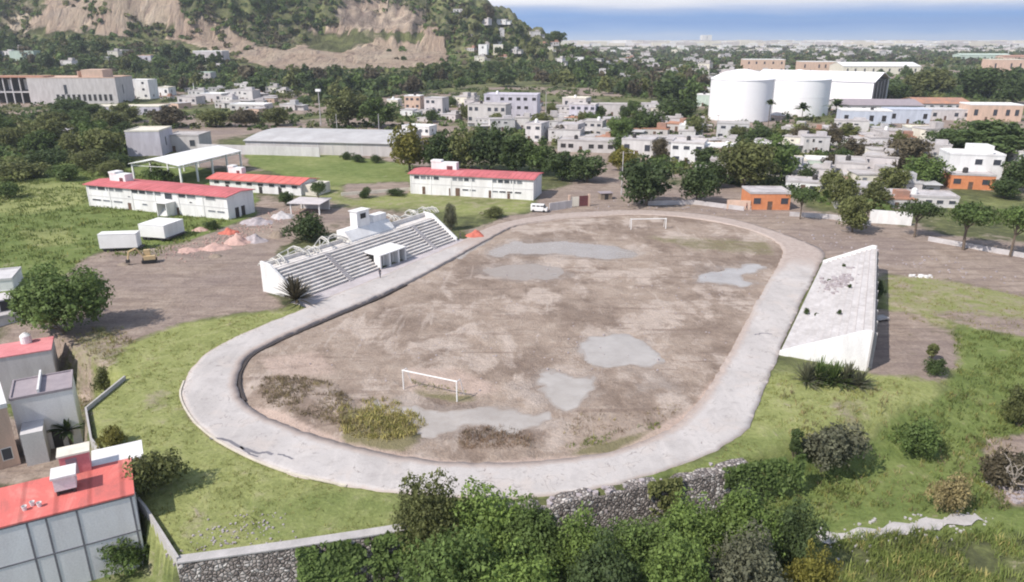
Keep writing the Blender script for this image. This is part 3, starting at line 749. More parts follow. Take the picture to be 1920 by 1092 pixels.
# individually told trees: u, foot row, top row, width, kind, leaf, label
TREES = [
 (128, 622, 480, 172, 'dense', 'leaf_mid', 'big bright green tree casting shade on the dirt yard beside the left houses'),
 (1211, 386, 289, 104, 'broad', 'leaf_blue', 'large dark round tree at the far end of the muddy field'),
 (1306, 382, 304, 74, 'broad', 'leaf_blue', 'bluish green tree just right of the large dark round tree'),
 (1392, 352, 264, 108, 'broad', 'leaf_olive', 'wide olive tree behind the flat orange house'),
 (1447, 338, 257, 80, 'broad', 'leaf_mid', 'green tree with yellowish top behind the olive tree'),
 (1335, 352, 296, 56, 'broad', 'leaf_dark', 'dark tree in the gap left of the olive tree'),
 (1500, 412, 355, 52, 'umbrella', 'leaf_dark', 'small dark tree touching the right end of the orange house'),
 (1578, 392, 325, 62, 'broad', 'leaf_olive', 'thin olive tree standing in front of the concrete patios'),
 (1598, 436, 362, 66, 'broad', 'leaf_olive', 'olive tree over the long white wall near the right bleacher'),
 (1714, 446, 378, 74, 'umbrella', 'leaf_dark', 'umbrella shaped dark tree with one bare trunk on the dirt verge'),
 (1806, 470, 384, 104, 'umbrella', 'leaf_mid', 'broad green spreading tree right of the umbrella shaped tree'),
 (1893, 482, 390, 84, 'umbrella', 'leaf_mid', 'spreading tree with a dark shrub round its trunk, rightmost of the verge trees'),
 (1730, 352, 290, 88, 'broad', 'leaf_mid', 'green tree between the patios and the white house over an orange storey'),
 (1700, 318, 256, 90, 'broad', 'leaf_brown', 'brownish half bare tree above the concrete patios'),
 (1598, 300, 262, 66, 'broad', 'leaf_brown', 'dark rounded brownish tree at the top of the concrete lane'),
 (1855, 298, 222, 170, 'broad', 'leaf_dark', 'very wide dark tree behind the white house over an orange storey'),
 (1778, 290, 238, 100, 'broad', 'leaf_dark', 'dark tree left of the very wide dark tree'),
 (1906, 362, 290, 70, 'broad', 'leaf_blue', 'dark bluish tree to the right of the white house'),
 (1882, 372, 335, 56, 'broad', 'leaf_dark', 'low dark tree below the grey side of the white house'),
 (768, 322, 240, 78, 'broad', 'leaf_yellow', 'yellow green tree at the left end of the row behind the white school'),
 (822, 322, 240, 70, 'broad', 'leaf_dark', 'dark tree right of the yellow green one behind the white school'),
 (868, 320, 236, 80, 'broad', 'leaf_olive', 'olive tall tree in the middle of the row behind the white school'),
 (920, 322, 232, 92, 'broad', 'leaf_blue', 'dark bluish tree in the row behind the white school'),
 (968, 326, 250, 74, 'broad', 'leaf_dark', 'dark tree above the red roof ridge of the white school'),
 (1010, 328, 264, 70, 'broad', 'leaf_mid', 'mid green tree behind the right end of the white school'),
 (1055, 338, 278, 76, 'broad', 'leaf_dark', 'dark tree in the row right of the white school'),
 (1100, 342, 284, 76, 'broad', 'leaf_blue', 'low bluish tree between the white school and the dirt road'),
 (1168, 322, 274, 56, 'broad', 'leaf_yellow', 'yellowish palm-like tree beside the pole at the dirt road'),
 (1236, 300, 258, 34, 'broad', 'leaf_brown', 'reddish brown tree in front of the large white house'),
 (1050, 264, 236, 30, 'broad', 'leaf_brown', 'small round brown tree against the pale house wall'),
 (538, 386, 356, 30, 'broad', 'leaf_dark', 'small round tree beside the middle school shed'),
 (600, 392, 342, 36, 'umbrella', 'leaf_dark', 'small bare-trunked tree at the end of the middle school'),
 (575, 452, 398, 92, 'bush', 'leaf_dark', 'dark shrub behind the back of the left grandstand'),
 (684, 372, 346, 28, 'bush', 'leaf_dark', 'small shrub on the dirt strip between the two schools'),
 (742, 368, 352, 40, 'bush', 'leaf_dark', 'low dark shrub left of the white school front'),
 (318, 240, 195, 66, 'broad', 'leaf_brown', 'dark brown round tree above the grey house with the maroon shed'),
 (405, 238, 202, 62, 'broad', 'leaf_olive', 'olive tree left above the long white warehouse roof'),
 (462, 238, 204, 60, 'broad', 'leaf_brown', 'brownish tree above the left end of the long white warehouse roof'),
 (520, 236, 200, 56, 'broad', 'leaf_olive', 'olive tree behind the middle of the long white warehouse roof'),
 (655, 238, 172, 84, 'broad', 'leaf_olive', 'tall olive tree behind the tall poles of the warehouse'),
 (712, 240, 176, 74, 'broad', 'leaf_mid', 'green tree right of the tall olive tree behind the warehouse'),
 (1268, 232, 180, 84, 'broad', 'leaf_dark', 'dark tree left of the big white tank'),
 (1212, 250, 204, 70, 'broad', 'leaf_dark', 'dark tree above the tan walled house at the road'),
 (1165, 268, 222, 50, 'broad', 'leaf_mid', 'fresh green tree among the pale houses left of the road'),
 (1500, 272, 236, 100, 'broad', 'leaf_olive', 'wide low olive tree below the big white tanks'),
 (1425, 268, 236, 70, 'broad', 'leaf_dark', 'dark tree below the foot of the big white tank'),
 (1660, 186, 150, 96, 'broad', 'leaf_dark', 'dark tree at the open end of the white warehouse'),
 (1745, 178, 128, 96, 'broad', 'leaf_olive', 'olive tree beyond the long brown roofs'),
 (1835, 184, 124, 90, 'broad', 'leaf_dark', 'tall dark tree beyond the white hall at the right edge'),
 (1898, 196, 138, 70, 'broad', 'leaf_blue', 'bluish dark tree over the white hall at the right edge'),
 (1040, 84, 56, 44, 'broad', 'leaf_dark', 'lone dark round tree on the skyline where the hill ends'),
]
for u, vb, vt, w, kind, mat, lab in TREES:
    tree_px(u, vb, vt, w, kind, mat, lab, cat='shrub' if kind == 'bush' else 'tree', name='shrub' if kind == 'bush' else 'tree')
BUSH = [
 (288, 918, 826, 118, 'bush', 'leaf_olive', 'big olive bush on the left embankment beside the red roofed house'),
 (197, 738, 684, 42, 'bush', 'leaf_olive', 'small olive bush above the end of the boundary wall'),
 (212, 838, 800, 60, 'bush', 'leaf_yellow', 'yellowish low bush at the inside bend of the boundary wall'),
 (1552, 872, 772, 128, 'bush', 'leaf_grey', 'grey green bush with dead twigs on the right slope'),
 (1715, 852, 780, 92, 'bush', 'leaf_mid', 'rounded dark green bush right of the grey green bush'),
 (1749, 702, 668, 46, 'bush', 'leaf_dark', 'low dark bush on the bare patch behind the right bleacher'),
 (1745, 676, 626, 22, 'column', 'leaf_olive', 'thin upright sapling behind the right bleacher'),
 (1488, 866, 780, 24, 'column', 'leaf_dark', 'slim dark cypress on the edge of the right embankment'),
 (1648, 560, 522, 22, 'bush', 'leaf_dark', 'dark bush against the back of the right bleacher'),
 (1870, 905, 835, 90, 'bush', 'leaf_brown', 'dry brown brush beside the rubble at the right edge'),
 (1775, 960, 880, 70, 'bush', 'grass_straw', 'tall straw coloured brush above the pale path'),
 (1905, 800, 720, 60, 'bush', 'leaf_olive', 'olive brush at the right edge above the rubble'),
 (40, 336, 292, 120, 'bush', 'leaf_olive', 'wide olive bush at the left edge of the meadow'),
 (128, 338, 304, 64, 'bush', 'leaf_mid', 'round green bush in the meadow right of the wide olive bush'),
 (205, 330, 300, 70, 'bush', 'leaf_olive', 'olive bush in the meadow left of the white canopy'),
 (300, 345, 305, 60, 'bush', 'leaf_mid', 'green bush under the white canopy roof'),
 (320, 440, 420, 46, 'bush', 'leaf_mid', 'dark green bush at the corner of the left school'),
 (395, 430, 412, 36, 'bush', 'leaf_dark', 'dark low bush at the end wall of the left school'),
 (1930, 905, 800, 80, 'bush', 'leaf_grey', 'pale grey brush leaning over the rubble at the right edge'),
 (925, 408, 385, 46, 'bush', 'leaf_olive', 'low olive bush between the white school and the field'),
 (845, 432, 378, 30, 'bush', 'leaf_grey', 'thin grey shrub behind the far end of the left grandstand'),
 (250, 1062, 978, 110, 'bush', 'leaf_mid', 'green bush covering the corner of the red roofed house'),
 (84, 318, 276, 90, 'bush', 'leaf_dark', 'dark bush behind the wide olive bush of the meadow'),
 (165, 318, 280, 80, 'bush', 'leaf_olive', 'olive bush at the foot of the left wood'),
 (232, 312, 282, 60, 'bush', 'leaf_dark', 'dark bush left of the blank lavender house'),
 (20, 372, 336, 60, 'bush', 'leaf_mid', 'green bush low at the left edge of the meadow'),
 (648, 300, 284, 24, 'bush', 'leaf_dark', 'small dark bush against the left part of the long warehouse wall'),
 (672, 304, 284, 30, 'bush', 'leaf_dark', 'dark bush against the middle of the long warehouse wall'),
 (706, 306, 288, 26, 'bush', 'leaf_dark', 'dark bush at the right part of the long warehouse wall'),
 (1845, 265, 240, 44, 'bush', 'leaf_dark', 'dark hedge bush below the white hall at the right edge'),
]
for u, vb, vt, w, kind, mat, lab in BUSH:
    tree_px(u, vb, vt, w, kind, mat, lab, name='cypress' if 'cypress' in lab else 'bush', cat='cypress' if 'cypress' in lab else 'bush')

# leafy foreground trees below the stone wall
FG = [
 (812, 1075, 930, 130, 'leaf_olive', 'olive leafy tree at the left of the thicket below the track'),
 (905, 1090, 952, 150, 'leaf_bright', 'broad green tree below the lowest bend of the track'),
 (1000, 1110, 988, 140, 'leaf_mid', 'green tree in front of the left half of the rubble wall'),
 (1095, 1120, 990, 150, 'leaf_bright', 'light green tree in front of the middle of the rubble wall'),
 (1195, 1100, 985, 140, 'leaf_mid', 'green leafy tree below the ivy on the rubble wall'),
 (1300, 1095, 968, 150, 'leaf_bright', 'bright leafy tree below the right half of the rubble wall'),
 (1395, 1080, 962, 140, 'leaf_bright', 'green tree at the right end of the rubble wall'),
 (1480, 1090, 975, 120, 'leaf_blue', 'bluish green tree left of the pale path'),
 (850, 1190, 1030, 170, 'leaf_mid', 'dense tree cut by the bottom edge right of the ivy'),
 (975, 1210, 1035, 180, 'leaf_bright', 'dense green tree cut by the bottom edge below the olive thicket'),
 (1120, 1215, 1045, 170, 'leaf_blue', 'bluish tree cut by the bottom edge under the rubble wall'),
 (1260, 1200, 1040, 160, 'leaf_bright', 'bright tree cut by the bottom edge below the bright leafy tree'),
 (1385, 1190, 1035, 150, 'leaf_grey', 'greyish shrubby tree cut by the bottom edge left of the yellow bush'),
 (1500, 1180, 1052, 120, 'leaf_yellow', 'yellow green bush at the bottom edge below the bluish tree'),
]
for u, vb, vt, w, mat, lab in FG:
    tree_px(u, vb, vt-20+rng.uniform(-22, 16), w*rng.uniform(0.85, 1.2), 'leafy', mat, lab, 'trees of the thicket below the track')

# radial plants: palms, agaves
def frond_clump(name, base, n, L, rise, wid, mat, label, cat, seed, h0=0.0, droop=1.0):
    r = np.random.default_rng(seed)
    o = thing(name, label, cat, base); V = []; Qs = []
    for k in range(n):
        a = r.uniform(0, 6.28); ln = L*r.uniform(0.7, 1.1); el = r.uniform(0.15, 1.45)
        p = np.array([0, 0, h0]); d = np.array([math.cos(a)*math.cos(el), math.sin(a)*math.cos(el), math.sin(el)*rise])
        side = np.array([-math.sin(a), math.cos(a), 0]); seg = 5
        for s in range(seg):
            q = p+d*ln/seg; w0 = wid*math.sin(math.pi*(0.15+0.8*s/seg)); w1 = wid*math.sin(math.pi*(0.15+0.8*(s+1)/seg))
            i = len(V); V += [p-side*w0/2, p+side*w0/2, q+side*w1/2, q-side*w1/2]; Qs.append((i, i+1, i+2, i+3))
            p = q; d = d+np.array([0, 0, -0.22*droop*(1-0.4*rise)])
    c = link('fronds', np_mesh('fronds', np.array(V), np.array(Qs), mat), o)
    MB().tube((0, 0, -0.3), (0, 0, h0+0.3), 0.22, 0.16, 7).build('trunk', 'bark', o)
    return o
b = PT(556, 569); frond_clump('agave', (b[0], b[1], b[2]), 140, 4.2, 1.25, 0.30, 'leaf_brown', 'dark spiky agave clump at the near corner of the left grandstand', 'agave', 5, 0.6)
b = PT(1547, 718); frond_clump('agave', (b[0]-2.4, b[1], b[2]), 110, 3.2, 1.2, 0.2, 'leaf_grey', 'grey green spiky clump at the left foot of the white bleacher end', 'agave', 6)
frond_clump('agave', (b[0]+1.0, b[1]-0.2, b[2]), 110, 3.2, 1.2, 0.2, 'leaf_mid', 'middle green spiky clump below the white bleacher end wall', 'agave', 7)
frond_clump('agave', (b[0]-0.7, b[1]+0.3, b[2]), 110, 3.4, 1.25, 0.2, 'leaf_mid', 'green spiky clump second from the left below the bleacher end wall', 'agave', 18)
frond_clump('agave', (b[0]+2.5, b[1]-0.4, b[2]), 110, 3.2, 1.2, 0.2, 'leaf_grey', 'grey spiky clump second from the right below the bleacher end wall', 'agave', 19)
frond_clump('agave', (b[0]+3.9, b[1]-1.0, b[2]), 90, 2.8, 1.2, 0.2, 'leaf_grey', 'spiky clump at the right corner of the bleacher end wall', 'agave', 8)
b = PT(134, 835); frond_clump('palm', (b[0], b[1], b[2]), 44, 2.8, 0.9, 0.45, 'leaf_blue', 'dark banana-like palm between the grey house and the boundary wall', 'palm', 9, 2.0)
b = PT(1440, 238); hc_ = height_px(b, 191); frond_clump('palm', (b[0], b[1], b[2]), 120, 3.6, 0.9, 0.9, 'leaf_dark', 'tall dark palm with a round head standing out against the left white tank', 'palm', 21, hc_-1.0)
b = PT(1503, 226); frond_clump('palm', (b[0], b[1], b[2]), 60, 6.5, 0.8, 1.7, 'leaf_dark', 'dark palm in front of the second white tank', 'palm', 10, 6.0)
b = PT(1565, 226); frond_clump('palm', (b[0], b[1], b[2]), 60, 7.5, 0.8, 1.8, 'leaf_dark', 'dark palm between the white warehouse and the blue walled building', 'palm', 12, 7.5)

# scattered woods: every tree an object of its own
def scatter(poly, n, mats, h, wr, kind, label, group, gap, seed):
    r = random.Random(seed); xs = [p[0] for p in poly]; ys = [p[1] for p in poly]; done = []; tries = 0
    while len(done) < n and tries < n*60:
        tries += 1; u = r.uniform(min(xs), max(xs)); v = r.uniform(min(ys), max(ys))
        if not pip(np.array([u]), np.array([v]), poly)[0]: continue
        b = PT(u, v)
        if b[1] > 3000 or any((b[0]-q[0])**2+(b[1]-q[1])**2 < gap*gap for q in done): continue
        done.append(b); H = r.uniform(*h)
        plant((b[0], b[1], b[2]-0.2), H, H*r.uniform(*wr), kind, r.choice(mats), label, group, whole=True)
DK = ['leaf_dark', 'leaf_dark', 'leaf_olive', 'leaf_brown', 'leaf_blue', 'leaf_mid']
scatter([(-40,82),(120,78),(330,108),(450,136),(640,138),(720,152),(640,168),(560,182),(300,172),(240,140),(-40,142)], 62, DK, (9, 15), (0.9, 1.3), 'far', 'dark tree of the wood at the foot of the quarry hill', 'trees at the foot of the quarry', 9, 1)
scatter([(-40,222),(60,212),(240,225),(250,300),(100,308),(-40,318)], 22, ['leaf_dark', 'leaf_olive', 'leaf_mid'], (8, 12), (1.1, 1.5), 'broad', 'rounded tree of the wood between the meadow and the long pink works', 'trees above the left meadow', 9, 2)
scatter([(560,190),(700,158),(830,135),(1100,124),(1200,142),(1335,158),(1330,205),(1200,188),(1000,160),(870,170),(750,180),(640,190)], 70, DK, (9, 15), (0.9, 1.4), 'far', 'dark tree of the wood belt between the town houses and the hill', 'trees of the wood belt', 10, 3)
scatter([(1640,150),(1700,120),(1800,112),(1910,135),(1930,190),(1800,188),(1680,186)], 18, DK, (10, 16), (0.9, 1.3), 'far', 'dark tree of the wood behind the brown roofs and the white hall', 'trees behind the brown roofs', 12, 4)
scatter([(830,30),(900,14),(960,42),(1050,86),(1050,112),(900,110),(850,70)], 26, DK, (8, 13), (0.9, 1.3), 'far', 'dark tree on the right shoulder of the hill', 'trees on the hill shoulder', 9, 5)
scatter([(340,12),(560,6),(600,60),(540,80),(480,60),(440,36)], 18, ['leaf_dark', 'leaf_blue', 'leaf_mid'], (7, 11), (0.9, 1.4), 'far', 'tree in the green gully between the pale quarry faces', 'trees in the quarry gully', 9, 6)
scatter([(760,190),(1000,180),(1200,200),(1330,240),(1240,300),(1150,300),(1000,262),(880,240),(760,232)], 26, ['leaf_dark', 'leaf_mid', 'leaf_olive'], (6, 10), (0.9, 1.3), 'broad', 'small garden tree among the pale houses in the middle of the town', 'garden trees in the town', 12, 7)
scatter([(1250,330),(1400,255),(1560,250),(1660,255),(1760,300),(1640,390),(1480,345),(1300,330)], 22, ['leaf_dark', 'leaf_olive', 'leaf_brown'], (5, 9), (0.9, 1.4), 'broad', 'small garden tree among the houses right of the dirt road', 'garden trees right of the road', 11, 8)

# far wood and hill scrub, nobody could count them
def clumps(name, pts, size, nl, leaf, mats, label, cat, seed):
    r = np.random.default_rng(seed); pts = np.array(pts); n = len(pts)
    k = np.repeat(np.arange(n), nl); d = r.normal(size=(len(k), 3)); d[:, 2] = np.abs(d[:, 2])*0.9
    d /= np.linalg.norm(d, axis=1, keepdims=True); s = r.uniform(*size, n)[k][:, None]
    C = pts[k]+d*s*r.uniform(0.5, 1.0, (len(k), 1))*np.array([1, 1, 0.9])
    V, Q = leaf_cards(C, d+r.normal(size=d.shape)*0.5, leaf, r, 0.8)
    me = np_mesh(name, V, Q, mats, mi=(r.integers(0, len(mats), n)[k]))
    return tag(link(name, me), label, cat, kind='stuff')
def px_points(poly, n, seed, ymax=9000, avoid=None):
    r = random.Random(seed); xs = [p[0] for p in poly]; ys = [p[1] for p in poly]; out = []; t = 0
    while len(out) < n and t < n*12:
        t += 1; u = r.uniform(min(xs), max(xs)); v = r.uniform(min(ys), max(ys))
        if not pip(np.array([u]), np.array([v]), poly)[0]: continue
        b = PT(u, v)
        if b[1] > ymax: continue
        out.append(b)
    return out
pts = px_points([(1060,90),(1940,86),(1940,128),(1700,120),(1350,140),(1060,128)], 2300, 21)
clumps('far_wood', pts, (5, 11), 34, 4.2, ['leaf_dark', 'leaf_olive', 'leaf_mid', 'leaf_brown'], 'far wood on the plain beyond the town', 'wood', 21)
pts = px_points([(-40,-20),(330,-20),(600,-20),(900,5),(1060,84),(1060,130),(640,150),(300,172),(-40,150)], 2600, 22)
def tanness(p):
    i = min(np.searchsorted(XS, p[0]), len(XS)-1); j = min(np.searchsorted(YS, p[1]), len(YS)-1); return M_tan[j, i]
pts = [p for p in pts if tanness(p) < 0.35 or (fbm(np.array([p[0]]), np.array([p[1]]), 60, 3, 91)[0] > 0.56 and random.random() < 0.45)]
clumps('hill_scrub', pts, (2.0, 5.5), 26, 2.4, ['leaf_dark', 'leaf_olive', 'leaf_mid', 'leaf_brown'], 'scrub covering the quarry hill', 'scrub', 22)
pts = px_points([(-40,215),(240,228),(300,245),(620,245),(760,250),(1000,270),(1240,320),(1640,400),(1900,300),(1900,190),(1560,170),(1240,165),(900,165),(560,180),(-40,200)], 1900, 23)
clumps('town_shrubbery', pts, (1.1, 3.6), 38, 1.0, ['leaf_dark', 'leaf_olive', 'leaf_mid'], 'garden shrubs and weeds between the houses', 'shrubbery', 23)

pts = px_points([(-40,84),(120,78),(330,108),(450,134),(640,138),(730,150),(640,170),(540,186),(300,170),(240,138),(-40,142)], 620, 24)
clumps('wood', pts, (3.5, 7.5), 60, 2.0, ['leaf_dark', 'leaf_olive', 'leaf_mid', 'leaf_dark'], 'thick wood at the foot of the quarry hill', 'wood', 24)
pts = px_points([(560,196),(700,150),(830,128),(1100,118),(1200,138),(1335,152),(1330,196),(1200,182),(1000,152),(870,160),(750,178),(640,196)], 760, 25)
clumps('wood', pts, (3.5, 7.5), 60, 2.0, ['leaf_dark', 'leaf_olive', 'leaf_mid', 'leaf_dark'], 'thick wood belt between the town and the hill', 'wood', 25)
pts = px_points([(1640,148),(1700,118),(1800,110),(1930,132),(1930,188),(1800,186),(1680,184)], 260, 26)
clumps('wood', pts, (3.5, 7.0), 60, 2.0, ['leaf_dark', 'leaf_olive', 'leaf_mid', 'leaf_dark'], 'thick wood behind the brown roofs', 'wood', 26)
pts = px_points([(-40,222),(60,212),(240,225),(250,292),(100,304),(-40,314)], 170, 27)
clumps('wood', pts, (2.5, 5.0), 90, 1.1, ['leaf_dark', 'leaf_olive', 'leaf_mid'], 'thick wood between the meadow and the long pinkish works', 'wood', 27)

# grass and weeds as blade tufts
def tufts(name, polys, dens, h, mats, label, seed, weights=None, blades=5, spread=0.3, zfun=None, wid=0.06, cat='grass'):
    r = np.random.default_rng(seed); Cs = []
    for poly in polys:
        w = np.array([PT(u, v)[:2] for u, v in poly]); lo = w.min(0); hi = w.max(0)
        n = int(dens*(hi[0]-lo[0])*(hi[1]-lo[1])); q = r.uniform(lo, hi, (n, 2))
        q = q[pip(q[:, 0], q[:, 1], list(map(tuple, w)))]
        q = q[fbm(q[:, 0], q[:, 1], 4, 3, seed)+r.uniform(-0.15, 0.15, len(q)) > 0.43]
        Cs.append(q)
    q = np.vstack(Cs); n = len(q); z = (zfun or TZ)(q[:, 0], q[:, 1])
    k = np.repeat(np.arange(n), blades); a = r.uniform(0, 6.28, len(k)); ln = r.uniform(h[0], h[1], n)[k]*r.uniform(0.6, 1.1, len(k))
    b0 = np.stack([q[k, 0]+r.normal(0, spread*0.5, len(k)), q[k, 1]+r.normal(0, spread*0.5, len(k)), z[k]-0.03], 1)
    lean = np.stack([np.cos(a), np.sin(a), np.zeros(len(k))], 1)*(ln*r.uniform(0.15, 0.75, len(k)))[:, None]
    tip = b0+lean+np.stack([0*a, 0*a, ln], 1); mid = b0+lean*0.35+np.stack([0*a, 0*a, ln*0.6], 1)
    th = r.uniform(0, 6.28, len(k)); side = np.stack([np.cos(th), np.sin(th), 0*a], 1)*wid*0.5*(0.7+ln[:, None])
    V = np.stack([b0-side, b0+side, mid+side*0.8, mid-side*0.8, tip], 1).reshape(-1, 3)
    i = np.arange(len(k))*5
    T = np.vstack([np.stack([i, i+1, i+2], 1), np.stack([i, i+2, i+3], 1), np.stack([i+3, i+2, i+4], 1)])
    mi = r.choice(len(mats), n, p=weights)[k]
    return tag(link(name, np_mesh(name, V, T, mats, mi=np.concatenate([mi, mi, mi]))), label, cat, kind='stuff')
tufts('slope_grass', [[(185,700),(330,612),(520,584),(600,562),(640,547),(500,606),(362,690),(336,742),(352,782),(420,842),(640,918),(850,940),(780,985),(560,1018),(340,1048),(280,958),(175,828),(168,775)]], 4.0, (0.10, 0.34), ['grass_dry', 'grass_bright', 'grass_straw'], 'grass on the left embankment round the track', 31, [0.55, 0.3, 0.15], 5)
tufts('slope_grass', [[(1430,700),(1640,704),(1770,760),(1660,800),(1500,850),(1400,872),(1160,918),(1330,862),(1405,815)]], 3.6, (0.10, 0.34), ['grass_dry', 'grass_bright', 'grass_straw'], 'grass on the right embankment round the track', 32, [0.45, 0.4, 0.15], 5)
tufts('rank_grass', [[(1790,612),(1950,645),(1950,800),(1850,840),(1900,960),(1420,990),(1495,862),(1640,832),(1690,780),(1780,742)]], 3.5, (0.2, 0.7), ['grass_lush', 'grass_bright', 'grass_dry'], 'rank green grass at the lower right', 33, [0.5, 0.4, 0.1], 6, 0.5, None, 0.09)
tufts('rank_grass', [[(1560,1010),(1850,990),(1960,940),(1980,1150),(1520,1200)]], 9.0, (0.35, 1.1), ['grass_lush', 'grass_bright', 'reed'], 'tall reeds and grass in the bottom right corner', 34, [0.45, 0.45, 0.1], 7, 0.5, None, 0.06)
tufts('meadow_grass', [[(-60,320),(240,320),(470,400),(380,440),(300,480),(200,480),(120,500),(-60,560)]], 0.9, (0.3, 0.8), ['grass_lush', 'grass_bright', 'grass_dry'], 'rough meadow grass left of the schools', 35, [0.6, 0.3, 0.1], 5, 1.0, None, 0.16)
tufts('dry_grass', [[(1440,705),(1640,712),(1740,715),(1900,760),(1900,960),(1500,960),(1480,860)]], 1.1, (0.3, 0.8), ['grass_straw', 'grass_dry', 'weed_brown'], 'dry weeds among the green grass at the right', 44, [0.4, 0.4, 0.2], 6, 0.5)
tufts('dry_grass', [[(1650,515),(1760,520),(1950,560),(1950,640),(1800,622),(1700,600)]], 2.0, (0.15, 0.45), ['grass_dry', 'grass_straw'], 'thin dry grass behind the right bleacher', 36, [0.6, 0.4], 4)
tufts('yard_weeds', [[(100,640),(230,610),(260,650),(200,720),(150,780),(100,720)]], 3.0, (0.2, 0.7), ['grass_straw', 'grass_dry', 'weed_brown'], 'dry weeds beside the left houses', 37, [0.5, 0.3, 0.2], 5)
def zfield(x, y):
    i = np.clip(((x-fx0)/st).astype(int), 0, FX.shape[1]-1); j = np.clip(((y-fy0)/st).astype(int), 0, FX.shape[0]-1); return zf[j, i]
tufts('dry_weeds', [[(478,742),(500,722),(560,718),(630,735),(660,770),(640,820),(560,800),(505,775)]], 11.0, (0.15, 0.5), ['weed_brown', 'grass_straw'], 'brown dry weeds on the near left of the field', 38, [0.7, 0.3], 6, 0.4, zfield, cat='weeds')
tufts('tall_grass', [[(630,800),(655,770),(720,758),(765,770),(802,815),(775,840),(720,848),(650,838)]], 10.0, (0.25, 0.7), ['reed', 'grass_dry', 'grass_straw'], 'tall yellow green grass on the near side of the field', 39, [0.6, 0.15, 0.25], 7, 0.5, zfield, 0.09)
tufts('dry_weeds', [[(855,838),(880,815),(940,812),(1000,828),(1000,856),(930,862),(870,857)]], 12.0, (0.15, 0.45), ['weed_red', 'weed_brown'], 'reddish dry weeds along the near bend of the track', 40, [0.7, 0.3], 6, 0.4, zfield, cat='weeds')
tufts('verge_grass', [[(1060,855),(1120,832),(1235,808),(1238,818),(1140,848),(1090,858)]], 9.0, (0.2, 0.5), ['grass_lush', 'grass_dry'], 'strip of green grass inside the near right bend', 41, [0.7, 0.3], 5, 0.3, zfield)
tufts('goal_grass', [[(762,726),(850,738),(880,748),(850,754),(790,742)]], 6.0, (0.12, 0.35), ['grass_dry', 'grass_lush'], 'patch of grass under the near goal', 42, [0.6, 0.4], 5, 0.3, zfield)
tufts('dry_weeds', [[(1080,790),(1200,780),(1290,770),(1240,812),(1130,838),(1050,830)]], 3.0, (0.15, 0.45), ['weed_red', 'weed_brown', 'grass_straw'], 'sparse dry weeds inside the near right bend', 43, [0.4, 0.4, 0.2], 5, 0.4, zfield, cat='weeds')
surf('pale_bark', (0.52, 0.46, 0.40), (0.36, 0.31, 0.27), scale=1.5)
# ------------------------------------------------------------------ left grandstand
SN = (-36.2, 115.6); SA = R(57.98)
def on2(x, y): return (SN[0]+x*math.cos(SA)-y*math.sin(SA), SN[1]+x*math.sin(SA)+y*math.cos(SA))
surf('track_apron', (0.52, 0.475, 0.485), (0.40, 0.36, 0.365), scale=0.3, bscale=4)
st_ = thing('grandstand', 'long stepped white grandstand with a dugout in its middle, left of the track', 'grandstand', (SN[0], SN[1], 0), SA)
mb = MB(); nr = 10; x0, x1 = 0.9, 45.4; da, db = 21.0, 28.6; dep = 0.62; rise = 0.43
for k in range(nr):
    y0 = 0.3+k*dep
    for (a, b2) in (((x0, da), (db, x1)) if y0 < 3.7 else ((x0, x1),)):
        # each row is cast in lengths with worn joints, one seat slab over a recessed riser
        xs = [a]
        while xs[-1] < b2-0.1: xs.append(min(b2, xs[-1]+random.uniform(5, 8)))
        for p, q in zip(xs[:-1], xs[1:]):
            drop = random.uniform(0, 0.03)
            mb.box((p+0.02, y0-0.07, k*rise+rise-0.12-drop), (q-0.02, y0+dep-0.16, k*rise+rise-drop))
        mb.box((a, y0+0.12, -0.4), (b2, y0+dep+0.12, k*rise+0.30), 0)
mb.box((x0, 0.3+nr*dep, -0.4), (x1, 8.6, nr*rise+0.08))
mb.build('seating_step', ['white_stand'], st_)
for xx in (12.5, 37.4):
    s = MB()
    for k in range(nr): s.box((xx, 0.2+k*dep-0.3, k*rise), (xx+1.1, 0.2+k*dep+0.05, k*rise+rise*0.5)); s.box((xx, 0.2+k*dep+0.05, k*rise), (xx+1.1, 0.2+k*dep+0.36, k*rise+rise+0.012))
    s.build('stair', 'concrete_roof', st_)
for xa in (0.5, 45.4):
    prof = [(0.0, -0.4), (0.0, 0.7), (6.5, 5.25), (8.9, 5.5), (8.9, -0.4)]
    MB().extr_x(prof, xa, xa+0.4).build('end_wall', 'white_paint', st_)
MB().box((0.9, 8.6, -0.4), (20.3, 8.9, 5.05)).build('back_wall', 'white_stand', st_); MB().box((33.6, 8.6, -0.4), (45.4, 8.9, 5.3)).build('back_wall', 'white_stand', st_)
# dugout
d_ = MB().extr_x([(0.0, 0), (0.0, 2.75), (3.9, 2.95), (3.9, 2.7), (1.6, 2.6), (1.6, 0)], da, da+0.35).extr_x([(0.0, 0), (0.0, 2.75), (3.9, 2.95), (3.9, 2.7), (1.6, 2.6), (1.6, 0)], db-0.35, db)
d_.box((da+0.35, 1.3, 0), (db-0.35, 1.5, 2.6))
for xx in (da+2.6, da+5.2): d_.box((xx, 0.05, 0), (xx+0.45, 1.3, 2.6))
du = d_.build('dugout', 'white_paint', st_)
MB().extr_x([(-0.1, 2.62), (-0.1, 2.80), (4.2, 3.02), (4.2, 2.80)], da-0.05, db+0.05).build('roof', 'white_paint', du)
for xx in (da+0.7, da+3.4, da+5.9): MB().box((xx, 1.26, 0.05), (xx+1.25, 1.30, 2.15)).build('opening', 'opening', du)
ap = [on2(x, y) for x, y in ((-1.0, 0.4), (47.5, 0.4), (47.5, -3.4), (20, -4.6), (-1.0, -5.2))]
tag(MB().prism(ap, -0.6, 0.024).build('pavement', 'track_apron'), kind='structure')
